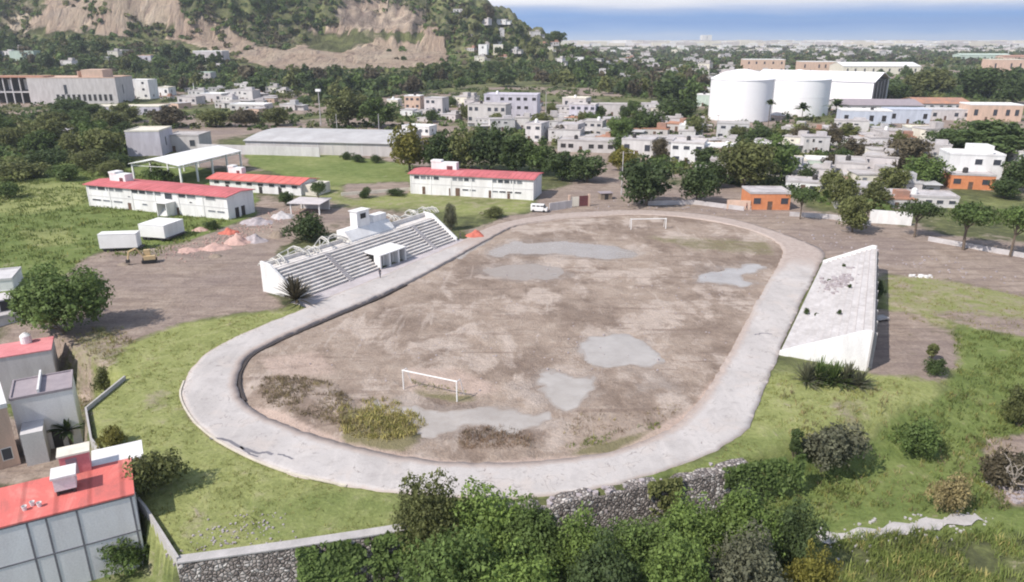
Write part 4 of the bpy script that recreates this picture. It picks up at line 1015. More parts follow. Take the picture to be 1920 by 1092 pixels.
# press box and raised landing
pb = MB().extr_x([(7.1, 4.3), (7.1, 4.7), (8.7, 6.3), (10.8, 6.3), (10.8, -0.3), (8.95, -0.3), (8.95, 4.3)], 20.8, 33.6).box((24.5, 8.72, 6.3), (28.0, 10.6, 9.4)).box((29.4, 8.85, 6.3), (33.2, 10.6, 7.7)).build('press_box', 'white_paint', st_)
MB().box((24.3, 8.5, 9.4), (28.2, 10.8, 9.55)).build('roof', 'white_paint', pb)
MB().box((25.5, 8.66, 7.9), (27.0, 8.74, 8.9)).build('window', 'opening', pb)
# remains of the roof frame along the back
def frame_arches(name, label, xa, xb, n, yb, seed):
    r = random.Random(seed); rz = SA
    o = thing(name, label, 'roof frame', (SN[0], SN[1], 0), SA)
    prev = None
    for k in range(n):
        x = xa+(xb-xa)*k/(n-1); lean = r.uniform(-1.2, 1.2); h = r.uniform(5.0, 6.6)
        pts = [(x, yb, 0.0 if k % 2 else 4.6), (x+lean*0.3, yb-0.2, h-0.6), (x+lean*0.7, yb-1.2, h), (x+lean, yb-2.6, h-0.2), (x+lean*1.2, yb-3.4, h-0.9)]
        a = MB().path(pts, 0.13, n=5); a.path([(p[0], p[1]+0.35, p[2]-0.3) for p in pts[1:]], 0.09, n=5)
        for p in pts[1:]: a.tube(p, (p[0], p[1]+0.35, p[2]-0.3), 0.04, n=4)
        a.build('arch', 'pale_steel', o)
        if prev:
            MB().tube(prev[2], pts[1], 0.09, n=5).tube(prev[3], pts[3], 0.09, n=5).build('purlin', 'pale_steel', o)
        prev = pts
frame_arches('roof_frame', 'bent pale steel roof frame left over the near half of the grandstand back', 1.5, 20.0, 10, 10.4, 4)
frame_arches('roof_frame', 'bent pale steel roof frame standing behind the far end of the grandstand', 35, 52, 9, 12.5, 9)

# ------------------------------------------------------------------ right bleacher (plan is a long quadrilateral)
NF, NBk, FB, FFr = [np.array(p) for p in ((37.5, 93.8), (47.0, 88.3), (67.1, 130.0), (61.3, 137.9))]
bl_ = thing('bleacher', 'long white concrete bleacher with a blank end wall, right of the track', 'bleacher', (NF[0], NF[1], 0))
def q2(s, t):  # s along, t across, local
    a = NF*(1-s)+FFr*s; b2 = NBk*(1-s)+FB*s; return (a*(1-t)+b2*t)-NF
def slab(mb, s0, s1, t0, t1, z0, z1, mi=0):
    c = [q2(s0, t0), q2(s0, t1), q2(s1, t1), q2(s1, t0)]
    vs = [(*p, z0) for p in c]+[(*p, z1) for p in c]
    mb.add(vs, [(3, 2, 1, 0), (4, 5, 6, 7), (0, 1, 5, 4), (1, 2, 6, 5), (2, 3, 7, 6), (3, 0, 4, 7)], mi)
mb = MB(); nr = 11; HB = 5.4
for k in range(nr):
    ss = [0.008]
    while ss[-1] < 0.985: ss.append(min(0.992, ss[-1]+random.uniform(0.10, 0.17)))
    for p, q in zip(ss[:-1], ss[1:]):
        dz = random.uniform(-0.02, 0.02)
        slab(mb, p+0.0004, q-0.0004, k/nr, (k+1)/nr, -0.4, 0.35+(HB-0.35)*k/(nr-1)*0.96+dz)
mb.build('seating_step', 'bleacher_white', bl_)
for k in range(1, nr):
    mb = MB(); zt_ = 0.35+(HB-0.35)*k/(nr-1)*0.96; slab(mb, 0.0085, 0.9915, k/nr-0.004, k/nr-0.0003, zt_-0.42, zt_-0.22); mb.build('riser_shade_line', 'rubble', bl_)  # dark strips on the risers, step shadow lines put in as colour
mb = MB()
for s0, s1 in ((0.0, 0.008), (0.992, 1.0)):
    a0, a1, b0, b1 = q2(s0, -0.01), q2(s1, -0.01), q2(s0, 1.0), q2(s1, 1.0)
    m0, m1 = q2(s0, 0.93), q2(s1, 0.93)
    lo = [(*a0, -0.5), (*b0, -0.5), (*b0, HB+0.35), (*m0, HB+0.3), (*a0, 0.5)]; hi = [(*a1, -0.5), (*b1, -0.5), (*b1, HB+0.35), (*m1, HB+0.3), (*a1, 0.5)]
    mb2 = MB(); mb2.add(lo+hi, [(0, 1, 2, 3, 4), (9, 8, 7, 6, 5)]+[((i+1) % 5, i, i+5, (i+1) % 5+5) for i in range(5)]); mb2.build('end_wall', 'white_paint', bl_)
mb = MB(); slab(mb, -0.001, 1.001, 1.0, 1.02, -0.6, HB+0.4); mb.build('back_wall', 'concrete', bl_)
for k in range(10): mb = MB(); slab(mb, 0.03+k*0.103, 0.037+k*0.103, 1.02, 1.065, -0.5, HB-0.3); mb.build('buttress', 'concrete', bl_)
# broken patch with debris half way along, plus weeds on the steps
r = np.random.default_rng(3); mb = MB()
for k in range(100):
    s = np.clip(r.normal(0.62, 0.055), 0.45, 0.8); t = np.clip(r.normal(0.45, 0.13), 0.12, 0.75)
    p = q2(s, t); z = 0.38+(HB-0.35)*min(math.floor(t*nr), nr-1)/(nr-1)*0.96; a = r.uniform(0.12, 0.5); c, s2 = math.cos(r.uniform(0, 6)), math.sin(r.uniform(0, 6))
    mb.prism([(p[0]+a*math.cos(q+r.uniform(-.3, .3)), p[1]+a*math.sin(q+r.uniform(-.3, .3))) for q in np.arange(0, 6.2, 1.25)], z-0.05, z+a*r.uniform(0.2, 0.6))
o = mb.build('rubble', 'rubble', None, (NF[0], NF[1], 0)); tag(o, 'grey rubble lying on the middle of the white bleacher steps', 'rubble', kind='stuff')
for k, (u, v, sz) in enumerate([(1514, 574, 0.75), (1532, 583, 0.5), (1590, 557, 0.5), (1555, 521, 0.5), (1581, 506, 0.5), (1571, 602, 0.55)]):
    b_ = P(u, v, 2.2)
    # rest it on the step below
    best = min(((abs(q2(s, t)[0]+NF[0]-b_[0])+abs(q2(s, t)[1]+NF[1]-b_[1]), t) for s in np.linspace(0.02, 0.98, 60) for t in np.linspace(0.02, 0.98, 40)))
    zt = 0.35+(HB-0.35)*min(math.floor(best[1]*nr), nr-1)/(nr-1)*0.96
    lab = ['largest dark weed tuft on the lower white bleacher steps', 'small weed tuft beside the largest one on the bleacher', 'weed tuft above the rubble on the upper bleacher steps', 'weed tuft below the far end of the bleacher', 'farthest weed tuft high on the bleacher steps', 'thin weed tuft on the bare near part of the bleacher'][k]
    plant((b_[0], b_[1], zt-0.05), sz*1.6, sz*1.5, 'bush', 'leaf_dark', lab, name='weed_tuft', cat='weed', whole=True)

# ------------------------------------------------------------------ goals
def goal(p, q, h, label, bar):
    p = Vector(p); q = Vector(q); w = (q-p).length; o = thing('goal', label, 'goal', p, math.atan2((q-p).y, (q-p).x))
    MB().tube((0, 0, -0.1), (0, 0, h), bar, n=8).build('post', 'white_metal', o)
    MB().tube((w, 0, -0.1), (w, 0, h), bar, n=8).build('post', 'white_metal', o)
    MB().tube((-bar, 0, h), (w+bar, 0, h), bar, n=8).build('crossbar', 'white_metal', o)
    MB().path([(0, 0, h), (0, 0.9, h-0.1), (0, 1.9, 0)], bar*0.6, n=6).build('stay', 'white_metal', o)
    MB().path([(w, 0, h), (w, 0.9, h-0.1), (w, 1.9, 0)], bar*0.6, n=6).build('stay', 'white_metal', o)
goal(P(757, 731, -0.2), P(857, 753, -0.2), 2.7, 'white football goal frame on the near half of the muddy field', 0.085)
goal(P(1183, 431, -0.2), P(1248, 430, -0.2), 2.5, 'small pale goal frame at the far end of the muddy field', 0.10)

# ------------------------------------------------------------------ building kit
def frame_of(A, B):
    w = math.hypot(B[0]-A[0], B[1]-A[1]); return w, math.atan2(B[1]-A[1], B[0]-A[0])
def window(parent, x0, x1, z0, z1, y=0.0, glass='glass_dark', frame='white_paint', axis_='x', name='window', fw=0.08):
    """frame with its pane set in it, proud of a wall on the plane y (or x)"""
    def bx(mb, a0, a1, b0, b1, d0, d1, mi):
        if axis_ == 'x': mb.box((a0, y+d0, b0), (a1, y+d1, b1), mi)
        else: mb.box((y-d1, a0, b0), (y-d0, a1, b1), mi)
    mb = MB()
    bx(mb, x0, x1, z0, z0+fw, -0.07, 0.02, 0); bx(mb, x0, x1, z1-fw, z1, -0.07, 0.02, 0)
    bx(mb, x0, x0+fw, z0+fw, z1-fw, -0.07, 0.02, 0); bx(mb, x1-fw, x1, z0+fw, z1-fw, -0.07, 0.02, 0)
    bx(mb, x0+fw, x1-fw, z0+fw, z1-fw, -0.03, 0.015, 1)
    return mb.build(name, [frame, glass], parent)
def door(parent, x0, x1, z1, y=0.0, mat='door_brown'):
    d = MB().box((x0, y-0.05, 0.02), (x1, y+0.02, z1)).build('door', mat, parent)
    MB().box((x1-0.2, y-0.10, z1*0.48), (x1-0.1, y-0.05, z1*0.53)).build('handle', 'steel', d)
    return d
def roof_tank(loc, r, h, label, mat='white_paint', group=None):
    o = thing('water_tank', label, 'water tank', loc, 0, group)
    MB().lathe([(r, 0), (r*1.02, h*0.3), (r, h*0.72), (r*0.55, h*0.92), (r*0.3, h*0.95)], 16).build('tank', mat, o, smooth=False)
    MB().lathe([(r*0.32, h*0.95), (r*0.32, h), (r*0.2, h*1.02)], 12).build('lid', 'grey_wall', o)
    return o

# left school: two storeys under a long red gable roof
def school(name, label, A, B, depth, h, zb, rows, roofmat, ends=True):
    w, a = frame_of(A, B)
    o = thing(name, label, 'school building', (A[0], A[1], zb), a)
    MB().extr_x([(0, -0.6), (0, h), (depth*0.5, h+0.45), (depth, h), (depth, -0.6)], 0, w).build('wall', 'white_paint', o)
    t = 0.18; ov = 0.55
    MB().extr_x([(-ov, h-0.10), (-ov, h-0.10+t), (depth*0.5, h+0.47+t), (depth+ov, h-0.10+t), (depth+ov, h-0.10), (depth*0.5, h+0.47)], -0.45, w+0.45).build('roof', roofmat, o)
    MB().box((0, -0.05, h*0.49), (w, 0.0, h*0.52)).build('floor_band', 'grey_wall', o)
    for kind, x0, x1, z0, z1 in rows:
        if kind == 'w': window(o, x0, x1, z0, z1, 0, 'glass_grey' if random.random() < 0.5 else 'glass_dark')
        else: door(o, x0, x1, z1)
    for x in np.arange(0.1, w, w/6.0): MB().box((x, -0.10, 0), (x+0.28, -0.0, h-0.1)).build('pilaster', 'white_paint', o)
    return o, w, a
A = P(168, 386); B = P(430, 413); zb = float(TZ(-90, 183)); w = frame_of(A, B)[0]
rows = []
for x0, x1, n in ((1.0, 13.0, 4), (15.5, 25.5, 4), (30.3, 36.5, 2), (39.2, 46.0, 2)):
    for k in range(n): rows.append(('w', x0+(x1-x0)*k/n, x0+(x1-x0)*(k+0.9)/n, 5.35, 6.6))
for x0, x1, n in ((1.5, 12.5, 3), (18.5, 20.5, 1), (39.5, 45.0, 2)):
    for k in range(n): rows.append(('w', x0+(x1-x0)*k/n, x0+(x1-x0)*(k+0.85)/n, 1.8, 2.55))
for x0 in (14.0, 34.0): rows.append(('w', x0, x0+0.9, 3.9, 4.5))
rows += [('w', 26.3, 28.8, 4.5, 6.5), ('d', 29.6, 30.8, 0, 2.3), ('d', 13.6, 14.7, 0, 2.2)]
rows = [q for q in rows if q[2] < w-0.5]
sch, w, a = school('school_building', 'long white two storey school with a red roof, at the left beyond the meadow', A, B, 9.5, 5.7, zb, [(q[0], q[1], q[2], q[3]*0.826, q[4]*0.826) for q in rows], 'school_roof')
st2 = MB()
for k in range(8): st2.box((26.4, -2.6+k*0.3, 0), (29.2, -2.3+k*0.3+0.02, 0.3+k*0.30))
st2.box((26.2, -3.0, -0.3), (26.4, 0, 3.3)).box((29.2, -3.0, -0.3), (29.4, 0, 3.3)).build('stair_tower', 'white_paint', sch)
MB().box((26.1, -3.1, 3.3), (29.5, 0.0, 3.45)).build('canopy', 'white_paint', sch)
for k, y in enumerate((2.4, 4.6)): MB().box((w, y, 0.03), (w+0.05, y+1.3, 2.5)).build('door', 'dark_metal', sch)
def on(A, a, x, y, z): return (A[0]+x*math.cos(a)-y*math.sin(a), A[1]+x*math.sin(a)+y*math.cos(a), z)
def tank_block(loc, rz, dims, label, n=2):
    o = thing('water_tank', label, 'water tank', loc, rz)
    MB().box((0, 0, 0), dims).build('tank', 'white_paint', o)
    MB().box((-0.1, -0.1, dims[2]), (dims[0]*0.4, dims[1]+0.1, dims[2]+0.5)).build('lid', 'white_paint', o)
    MB().box((dims[0]*0.62, -0.04, 0), (dims[0]*0.85, -0.002, dims[2]*0.55)).build('hatch', 'maroon', o)
    return o
tank_block(on(A, a, 4.2, 4.0, zb+6.1), a, (5.4, 2.6, 2.0), 'white water tank block on the roof of the left school')
# right school
A = P(770, 363); B = P(1000, 376); zb = float(TZ(-10, 203)); w = frame_of(A, B)[0]
rows = []
for x0, x1, n in ((1.2, 9.0, 4), (12.6, 19.5, 4), (24.0, 33.0, 5)):
    for k in range(n): rows.append(('w', x0+(x1-x0)*k/n, x0+(x1-x0)*(k+0.88)/n, 4.7, 5.9))
for x0, x1, n in ((15.5, 19.8, 2), (24.0, 32.8, 4)):
    for k in range(n): rows.append(('w', x0+(x1-x0)*k/n, x0+(x1-x0)*(k+0.88)/n, 1.7, 2.4))
rows += [('d', 3.6, 4.5, 0, 2.4), ('d', 13.5, 14.8, 0, 2.5), ('d', 11.6, 12.3, 0, 2.3), ('d', 23.2, 23.9, 0, 2.3), ('d', 28.5, 29.3, 0, 2.3)]
sch2, w, a = school('school_building', 'white two storey school with a red roof, in front of the row of dark trees', A, B, 10.0, 5.7, zb, [(q[0], q[1], q[2], q[3]*0.89, q[4]*0.89) for q in rows], 'school_roof')
tank_block(on(A, a, 4.5, 5.2, zb+6.2), a, (7.6, 2.2, 2.1), 'white water tank block on the roof of the right school')
# middle single storey school
A = P(395, 356); B = P(565, 368); zb = float(TZ(-72, 206)); w, a = frame_of(A, B)
o = thing('school_building', 'low school block with a bright red roof between the canopy and the bare-trunked tree', 'school building', (A[0], A[1], zb), a)
MB().extr_x([(0, -0.5), (0, 3.4), (4.2, 4.2), (8.4, 3.4), (8.4, -0.5)], 0, w).build('wall', 'white_paint', o)
MB().extr_x([(-0.8, 3.25), (-0.8, 3.45), (4.2, 4.42), (9.2, 3.45), (9.2, 3.25), (4.2, 4.22)], -0.5, w+0.5).build('roof', 'red_roof', o)
for x in np.arange(1.5, w-2, 3.7): window(o, x, x+1.9, 1.9, 2.9)
for x in (5.4, 16.6, 23.0): door(o, x, x+1.1, 2.2, mat='dark_metal')
MB().box((w-0.05, 1.0, -0.4), (w+4.4, 8.2, 3.0)).build('annex', 'cream_paint', o)
tank_block(on(A, a, 3.4, 4.4, zb+4.2), a, (4.6, 2.0, 1.8), 'white water tank block on the low red roofed school')
# school shed in front
A = P(545, 402); B = P(600, 404); zb = float(TZ(-48, 183)); w, a = frame_of(A, B)
o = thing('shed', 'low open shed with a flat grey roof beside the small round tree', 'shed', (A[0], A[1], zb), a)
MB().box((-0.5, -0.5, 2.7), (w+0.5, 7.2, 2.88)).build('roof', 'house_mauve', o)
for x in (0, w-0.25):
    for y in (0, 6.2): MB().box((x, y, -0.3), (x+0.25, y+0.25, 2.7)).build('post', 'white_paint', o)
MB().box((0, 6.5, -0.3), (w, 6.7, 2.7)).build('back_wall', 'grey_wall', o)
# white canopy roof
A = (-114.6, 220.0); B = (-98.3, 215.8); zb = float(TZ(-104, 222)); w, a = frame_of(A, B); Lc = 31.0; hc = 6.1
o = thing('canopy_roof', 'open sided hall with a bright white roof on thin white columns', 'canopy', (A[0], A[1], zb), a)
MB().add([(-0.4, -0.5, hc), (w/2, -0.5, hc+1.5), (w+0.4, -0.5, hc), (w+0.4, Lc, hc), (w/2, Lc, hc+1.5), (-0.4, Lc, hc),
          (-0.4, -0.5, hc+0.16), (w/2, -0.5, hc+1.66), (w+0.4, -0.5, hc+0.16), (w+0.4, Lc, hc+0.16), (w/2, Lc, hc+1.66), (-0.4, Lc, hc+0.16)],
         [(7, 8, 9, 10), (6, 7, 10, 11), (1, 4, 3, 2), (0, 5, 4, 1), (0, 1, 7, 6), (1, 2, 8, 7), (4, 5, 11, 10), (3, 4, 10, 9), (2, 3, 9, 8), (5, 0, 6, 11)]).build('roof', 'white_metal', o)
for k in range(5):
    y = 0.1+(Lc-0.8)*k/4
    for x in (0, w-0.3): MB().box((x, y, -0.4), (x+0.45, y+0.45, hc-0.02)).build('column', 'white_paint', o)
    MB().tube((0.2, y+0.16, hc-0.55), (w-0.2, y+0.16, hc-0.55), 0.09, n=5).tube((0.2, y+0.16, hc-0.1), (w/2, y+0.16, hc+1.35), 0.07, n=5).tube((w-0.2, y+0.16, hc-0.1), (w/2, y+0.16, hc+1.35), 0.07, n=5).build('truss', 'white_metal', o)
for x in (0.05, w-0.4): MB().box((x, 0.5, hc-0.75), (x+0.3, Lc-1, hc-0.45)).build('beam', 'white_metal', o)

# trailers
def trailer(u0, vb, u1, yaw, L_, Wd, Hh, label):
    b = PT((u0+u1)/2, vb); o = thing('trailer', label, 'trailer', (b[0], b[1], b[2]), yaw)
    MB().box((-L_/2, 0, 0.75), (L_/2, Wd, 0.75+Hh)).build('body', 'white_metal', o)
    MB().box((-L_/2-0.04, -0.04, 0.75+Hh), (L_/2+0.04, Wd+0.04, 0.85+Hh)).build('roof', 'white_paint', o)
    MB().box((-L_/2+0.3, 0.2, 0.5), (L_/2+0.7, Wd-0.2, 0.75)).build('chassis', 'dark_metal', o)
    for x in (-L_/2+1.0, -L_/2+2.1, L_/2-0.9):
        for y in (0.02, Wd-0.28):
            wv = MB().lathe([(0.2, 0), (0.45, 0.02), (0.45, 0.24), (0.2, 0.26)], 14).build('wheel', 'tyre', o); wv.rotation_euler = (-math.pi/2, 0, 0); wv.location = (x, y, 0.45)
    MB().box((L_/2, 0.15, 0.85), (L_/2+0.03, Wd-0.15, 0.6+Hh)).build('door', 'white_paint', o)
trailer(190, 472, 258, R(8), 7.4, 2.6, 2.9, 'white box trailer on wheels, the lower left one of two at the yard edge')
trailer(262, 452, 312, R(-14), 6.4, 6.5, 2.7, 'white box trailer behind the other one, with its end lit')

# ------------------------------------------------------------------ the houses at the left edge
def block(name, label, near, depth, zb, zt, wallmat, roofmat, parapet=0.35, cat='house', left_ext=0, wins=()):
    """near: two pixels of the near roof edge, left then right, at height zt"""
    A = P(*near[0], zt); B = P(*near[1], zt); w, a = frame_of(A, B)
    if left_ext: A = on(A, a, -left_ext, 0, 0); w += left_ext
    o = thing(name, label, cat, (A[0], A[1], zb), a); h = zt-zb
    MB().box((0, 0, -1.0), (w, depth, h-0.15)).build('wall', wallmat, o)
    r = MB().box((-0.08, -0.08, h-0.15), (w+0.08, depth+0.08, h))
    if parapet:
        p = parapet
        r.box((-0.08, -0.08, h), (w+0.08, 0.12, h+p)).box((-0.08, depth-0.12, h), (w+0.08, depth+0.08, h+p)).box((-0.08, 0.12, h), (0.12, depth-0.12, h+p)).box((w-0.12, 0.12, h), (w+0.08, depth-0.12, h+p))
    r.build('roof', roofmat, o)
    for x0, x1, z0, z1 in wins: window(o, x0, x1, z0, z1)
    return o, A, w, a, h
# red roofed house, bottom left
zt = 3.2; zb = -4.4
o, A, w, a, h = block('house', 'grey block house with a big flat red roof, bottom left corner', [(0, 988), (250, 925)], 6.6, zb, zt, 'block_wall', 'red_roof', 0.0, left_ext=9)
beams = MB()
for x in (w-0.35, w-4.6, w-6.9, w-8.3, w-12.0): beams.box((x, -0.03, -1), (x+0.16, 0.0, h-0.15))
beams.box((0, -0.035, h*0.47), (w, -0.002, h*0.47+0.14)).box((0, -0.035, h-0.32), (w, -0.002, h-0.16)).build('concrete_frame', 'seam', o)
MB().box((w-0.30, 6.7, -1.0), (w-0.1, 7.0, 0)).build('drain', 'steel', o)
t0 = on(A, a, w-5.3, 3.4, zt)
t = thing('water_tank', 'white square water tank with a dark foot on the big red roof', 'water tank', t0, a)
MB().box((-0.8, -0.8, 0.5), (0.9, 0.9, 1.75)).build('tank', 'white_paint', t)
MB().box((-0.95, -0.95, 1.75), (1.05, 1.05, 1.95)).build('lid', 'white_paint', t)
sd_ = MB()
for x in (-0.7, 0.6):
    for y in (-0.7, 0.6): sd_.box((x, y, 0), (x+0.2, y+0.2, 0.5))
sd_.box((-0.5, -0.5, 0.0), (0.6, 0.6, 0.35)).build('stand', 'dark_metal', t)
t0 = on(A, a, w-5.7, 6.0, zt)
o2 = thing('roof_hut', 'pinkish stair hut at the back edge of the big red roof', 'roof hut', t0, a)
MB().box((0, 0, 0), (2.4, 1.6, 2.0)).build('wall', 'pink_roof', o2)
MB().box((-0.15, -0.15, 2.0), (2.55, 1.75, 2.18)).build('roof', 'cream_paint', o2)
MB().box((0.5, -0.04, 0.02), (1.4, -0.002, 1.7)).build('door', 'mauve_roof', o2)
t0 = on(A, a, w-3.2, 6.75, 1.2)
o2 = thing('house', 'small white roofed house end behind the big red roof', 'house', (t0[0], t0[1], zb), a)
MB().box((0, 0, -0.5), (4.2, 3.2, 7.3)).build('wall', 'white_paint', o2)
MB().box((-0.15, -0.15, 7.3), (4.35, 3.35, 7.5)).build('roof', 'white_paint', o2)
window(o2, 1.0, 2.0, 5.2, 6.4)
for k in range(3):
    q = on(A, a, w-7.3-0.55*k, 1.7+0.45*(k % 2), zt); pot = thing('bucket', ['white bucket left of the square tank on the red roof', 'pale bucket nearest the front edge of the red roof', 'white bucket farthest from the square tank on the red roof'][k], 'bucket', q)
    MB().lathe([(0.15, 0), (0.22, 0.42), (0.20, 0.42), (0.14, 0.05)], 12).build('pail', 'white_paint', pot)
# grey house with divided roof terrace
o, A, w, a, h = block('house', 'grey house with a divided flat roof terrace beside the boundary wall', [(18, 750), (134, 728)], 5.6, -6.0, 1.5, 'block_wall', 'mauve_roof', 0.16, left_ext=0.0)
MB().box((w*0.44, 0.15, h), (w*0.44+0.22, 6.4, h+0.6)).build('divider', 'white_paint', o)
MB().box((0.6, -3.2, -0.6), (w*0.45, -0.0, 4.2)).build('annex', 'grey_wall', o)
MB().box((w*0.52, -0.05, 0.0), (w*0.52+1.0, -0.002, 2.3)).build('door', 'dark_metal', o)
window(o, w*0.7, w*0.88, 1.2, 2.4, glass='glass_grey', frame='grey_wall')
o, A, w, a, h = block('house', 'narrow pink and white house cut off by the left edge', [(-40, 775), (12, 762)], 7, -6.0, 1.7, 'peach', 'white_paint', 0.4)
window(o, w-1.6, w-0.5, 1.0, 2.6)
# pink roofed house
o, A, w, a, h = block('house', 'grey walled house with a flat pink roof, left edge', [(-30, 675), (95, 655)], 5.2, -6.0, 1.0, 'pale_wall', 'pink_roof', 0.0)
MB().box((w*0.5, -0.04, 0.3), (w*0.5+1.1, -0.002, 2.4)).build('door', 'dark_metal', o)
q = on(A, a, w-3.2, 4.3, 1.0); roof_tank(q, 0.7, 1.5, 'white water tank at the back corner of the pink roof')
# pale house with dark roof openings
o, A, w, a, h = block('house', 'pale house with a cluttered grey roof, left edge below the big green tree', [(-40, 605), (43, 588)], 8.0, -3.6, 1.2, 'pale_wall', 'concrete_roof', 0.35)
MB().box((w-4.3, 3.0, h), (w-0.4, 7.0, h+1.9)).build('roof_room', 'pale_wall', o)
MB().box((w-2.4, 2.95, h+0.1), (w-1.0, 3.0, h+1.7)).build('opening', 'opening', o)
q = on(A, a, w-5.2, 3.2, 1.2); roof_tank(q, 0.6, 1.3, 'small white tank beside the dark opening on the cluttered roof')
o, A, w, a, h = block('house', 'white walled house highest at the left edge, beside the big green tree', [(-40, 530), (22, 524)], 7.0, -2.5, 2.0, 'white_paint', 'grey_wall', 0.3)
window(o, w-2.2, w-0.9, 1.4, 2.6)

# ------------------------------------------------------------------ walls
def wall_run(name, label, pts, zt, zb, thick, mat, cap=None, cat='wall', bat=0.0):
    o = thing(name, label, cat, (pts[0][0], pts[0][1], 0)); o0 = np.array(pts[0][:2]); P_ = [np.array(p[:2])-o0 for p in pts]; L = []
    for i, p in enumerate(P_):
        t = P_[min(i+1, len(P_)-1)]-P_[max(i-1, 0)]; t = t/np.hypot(*t); n = np.array([-t[1], t[0]]); L.append((p+n*thick/2, p-n*thick/2, n))
    mb = MB(); cb = MB()
    ztf = zt if callable(zt) else (lambda i: zt)
    for i in range(len(L)-1):
        (a, b2, n1), (c_, d, n2) = L[i], L[i+1]; z1, z2 = ztf(i), ztf(i+1)
        q = [(*(a), zb), (*(b2-n1*bat), zb), (*(d-n2*bat), zb), (*c_, zb), (*a, z1), (*b2, z1), (*d, z2), (*c_, z2)]
        mb.add(q, [(3, 2, 1, 0), (4, 5, 6, 7), (0, 1, 5, 4), (1, 2, 6, 5), (2, 3, 7, 6), (3, 0, 4, 7)])
        if cap:
            a2, b3, c2, d2 = a+n1*0.06, b2-n1*0.06, c_+n2*0.06, d-n2*0.06
            cb.add([(*a2, z1+0.004), (*b3, z1+0.004), (*d2, z2+0.004), (*c2, z2+0.004), (*a2, z1+0.14), (*b3, z1+0.14), (*d2, z2+0.14), (*c2, z2+0.14)], [(3, 2, 1, 0), (4, 5, 6, 7), (0, 1, 5, 4), (1, 2, 6, 5), (2, 3, 7, 6), (3, 0, 4, 7)])
    mb.build('masonry', mat, o)
    if cap: cb.build('coping', cap, o)
    return o
W1 = spline([P(u, v)[:2] for u, v in WALLPX[:4]], 4, False)
wall_run('retaining_wall', 'dark stone retaining wall under the left embankment with a pale coping', list(W1), 0.22, -7.0, 0.9, 'stone_wall', 'concrete', bat=0.5)
W2 = spline([P(u, v)[:2] for u, v in WALLPX[3:]], 5, False)
rj = random.Random(5); hts = [0.05+rj.uniform(-0.35, 0.25) for _ in range(len(W2)+1)]
wall_run('retaining_wall', 'broken rubble stone wall below the near bend of the track', list(W2), lambda i: hts[i], -6.5, 1.5, 'stone_wall', None, bat=1.0)
W3 = [P(u, v)[:2] for u, v in LWALLPX]
wall_run('boundary_wall', 'thin grey boundary wall running between the left houses and the embankment', W3, 0.55, -6.2, 0.22, 'concrete', None)
# loose stones along the broken wall
r = np.random.default_rng(8)
def stones(name, label, pts, n, spread, size, mat, seed, zf=None):
    r = np.random.default_rng(seed); mb = MB(); pts = np.array(pts)
    for k in range(n):
        i = r.integers(0, len(pts)-1); t = r.random(); p = pts[i]*(1-t)+pts[i+1]*t+r.normal(0, spread, 2); s = r.uniform(*size)
        z = float(TZ(p[0], p[1])) if zf is None else zf
        m_ = 5; ph0 = r.uniform(0, 6)
        mb.prism([(p[0]+s*math.cos(ph0+q*6.283/m_)*r.uniform(.7, 1.2), p[1]+s*math.sin(ph0+q*6.283/m_)*r.uniform(.7, 1.2)) for q in range(m_)], z-0.2, z+s*r.uniform(0.5, 1.2))
    return tag(mb.build(name, mat), label, 'stones', kind='stuff')
stones('stone_debris', 'loose stones along the broken rubble wall', W2-np.array([0, 1.2]), 260, 0.8, (0.1, 0.4), 'rubble', 12)
stones('stone_debris', 'stones scattered on the left embankment near the retaining wall', [P(350, 1040)[:2], P(440, 990)[:2], P(520, 990)[:2]], 150, 1.2, (0.04, 0.13), 'rubble', 13)
# creepers hanging over the stone walls
def ivy(name, label, pts, n, mat, seed, drop):
    r = np.random.default_rng(seed); pts = np.array(pts); i = r.integers(0, len(pts)-1, n); t = r.random((n, 1))
    p = pts[i]*(1-t)+pts[i+1]*t; d = pts[i+1]-pts[i]; nn = np.stack([d[:, 1], -d[:, 0]], 1)/np.linalg.norm(d, axis=1)[:, None]
    z = -np.abs(r.normal(0, 1, n))*drop*0.55+0.3; off = 0.5+np.clip(-z, 0, 9)*0.14+r.uniform(0, 0.55, n)
    s = fbm(p[:, 0]*3, z*3, 3, 3, seed) > 0.36
    C = np.stack([p[:, 0]+nn[:, 0]*off, p[:, 1]+nn[:, 1]*off, z], 1)[s]
    N = np.stack([nn[:, 0], nn[:, 1], 0.5+0*z], 1)[s]+r.normal(0, 0.5, (s.sum(), 3))
    V, Q = leaf_cards(C, N, 0.34, r)
    return tag(link(name, np_mesh(name, V, Q, mat)), label, 'creeper')
ivy('creeper', 'dark green creeper hanging on the stone retaining wall', [P(555, 1026)[:2], P(650, 1010)[:2], P(770, 992)[:2]], 5200, 'leaf_mid', 41, 4.5)
ivy('creeper', 'creeper hanging in the middle of the broken rubble wall', [P(1210, 905)[:2], P(1270, 893)[:2]], 1600, 'leaf_olive', 42, 3.2)
ivy('creeper', 'creeper over the right end of the broken rubble wall', [P(1350, 878)[:2], P(1410, 865)[:2], P(1500, 850)[:2]], 3400, 'leaf_mid', 43, 3.0)

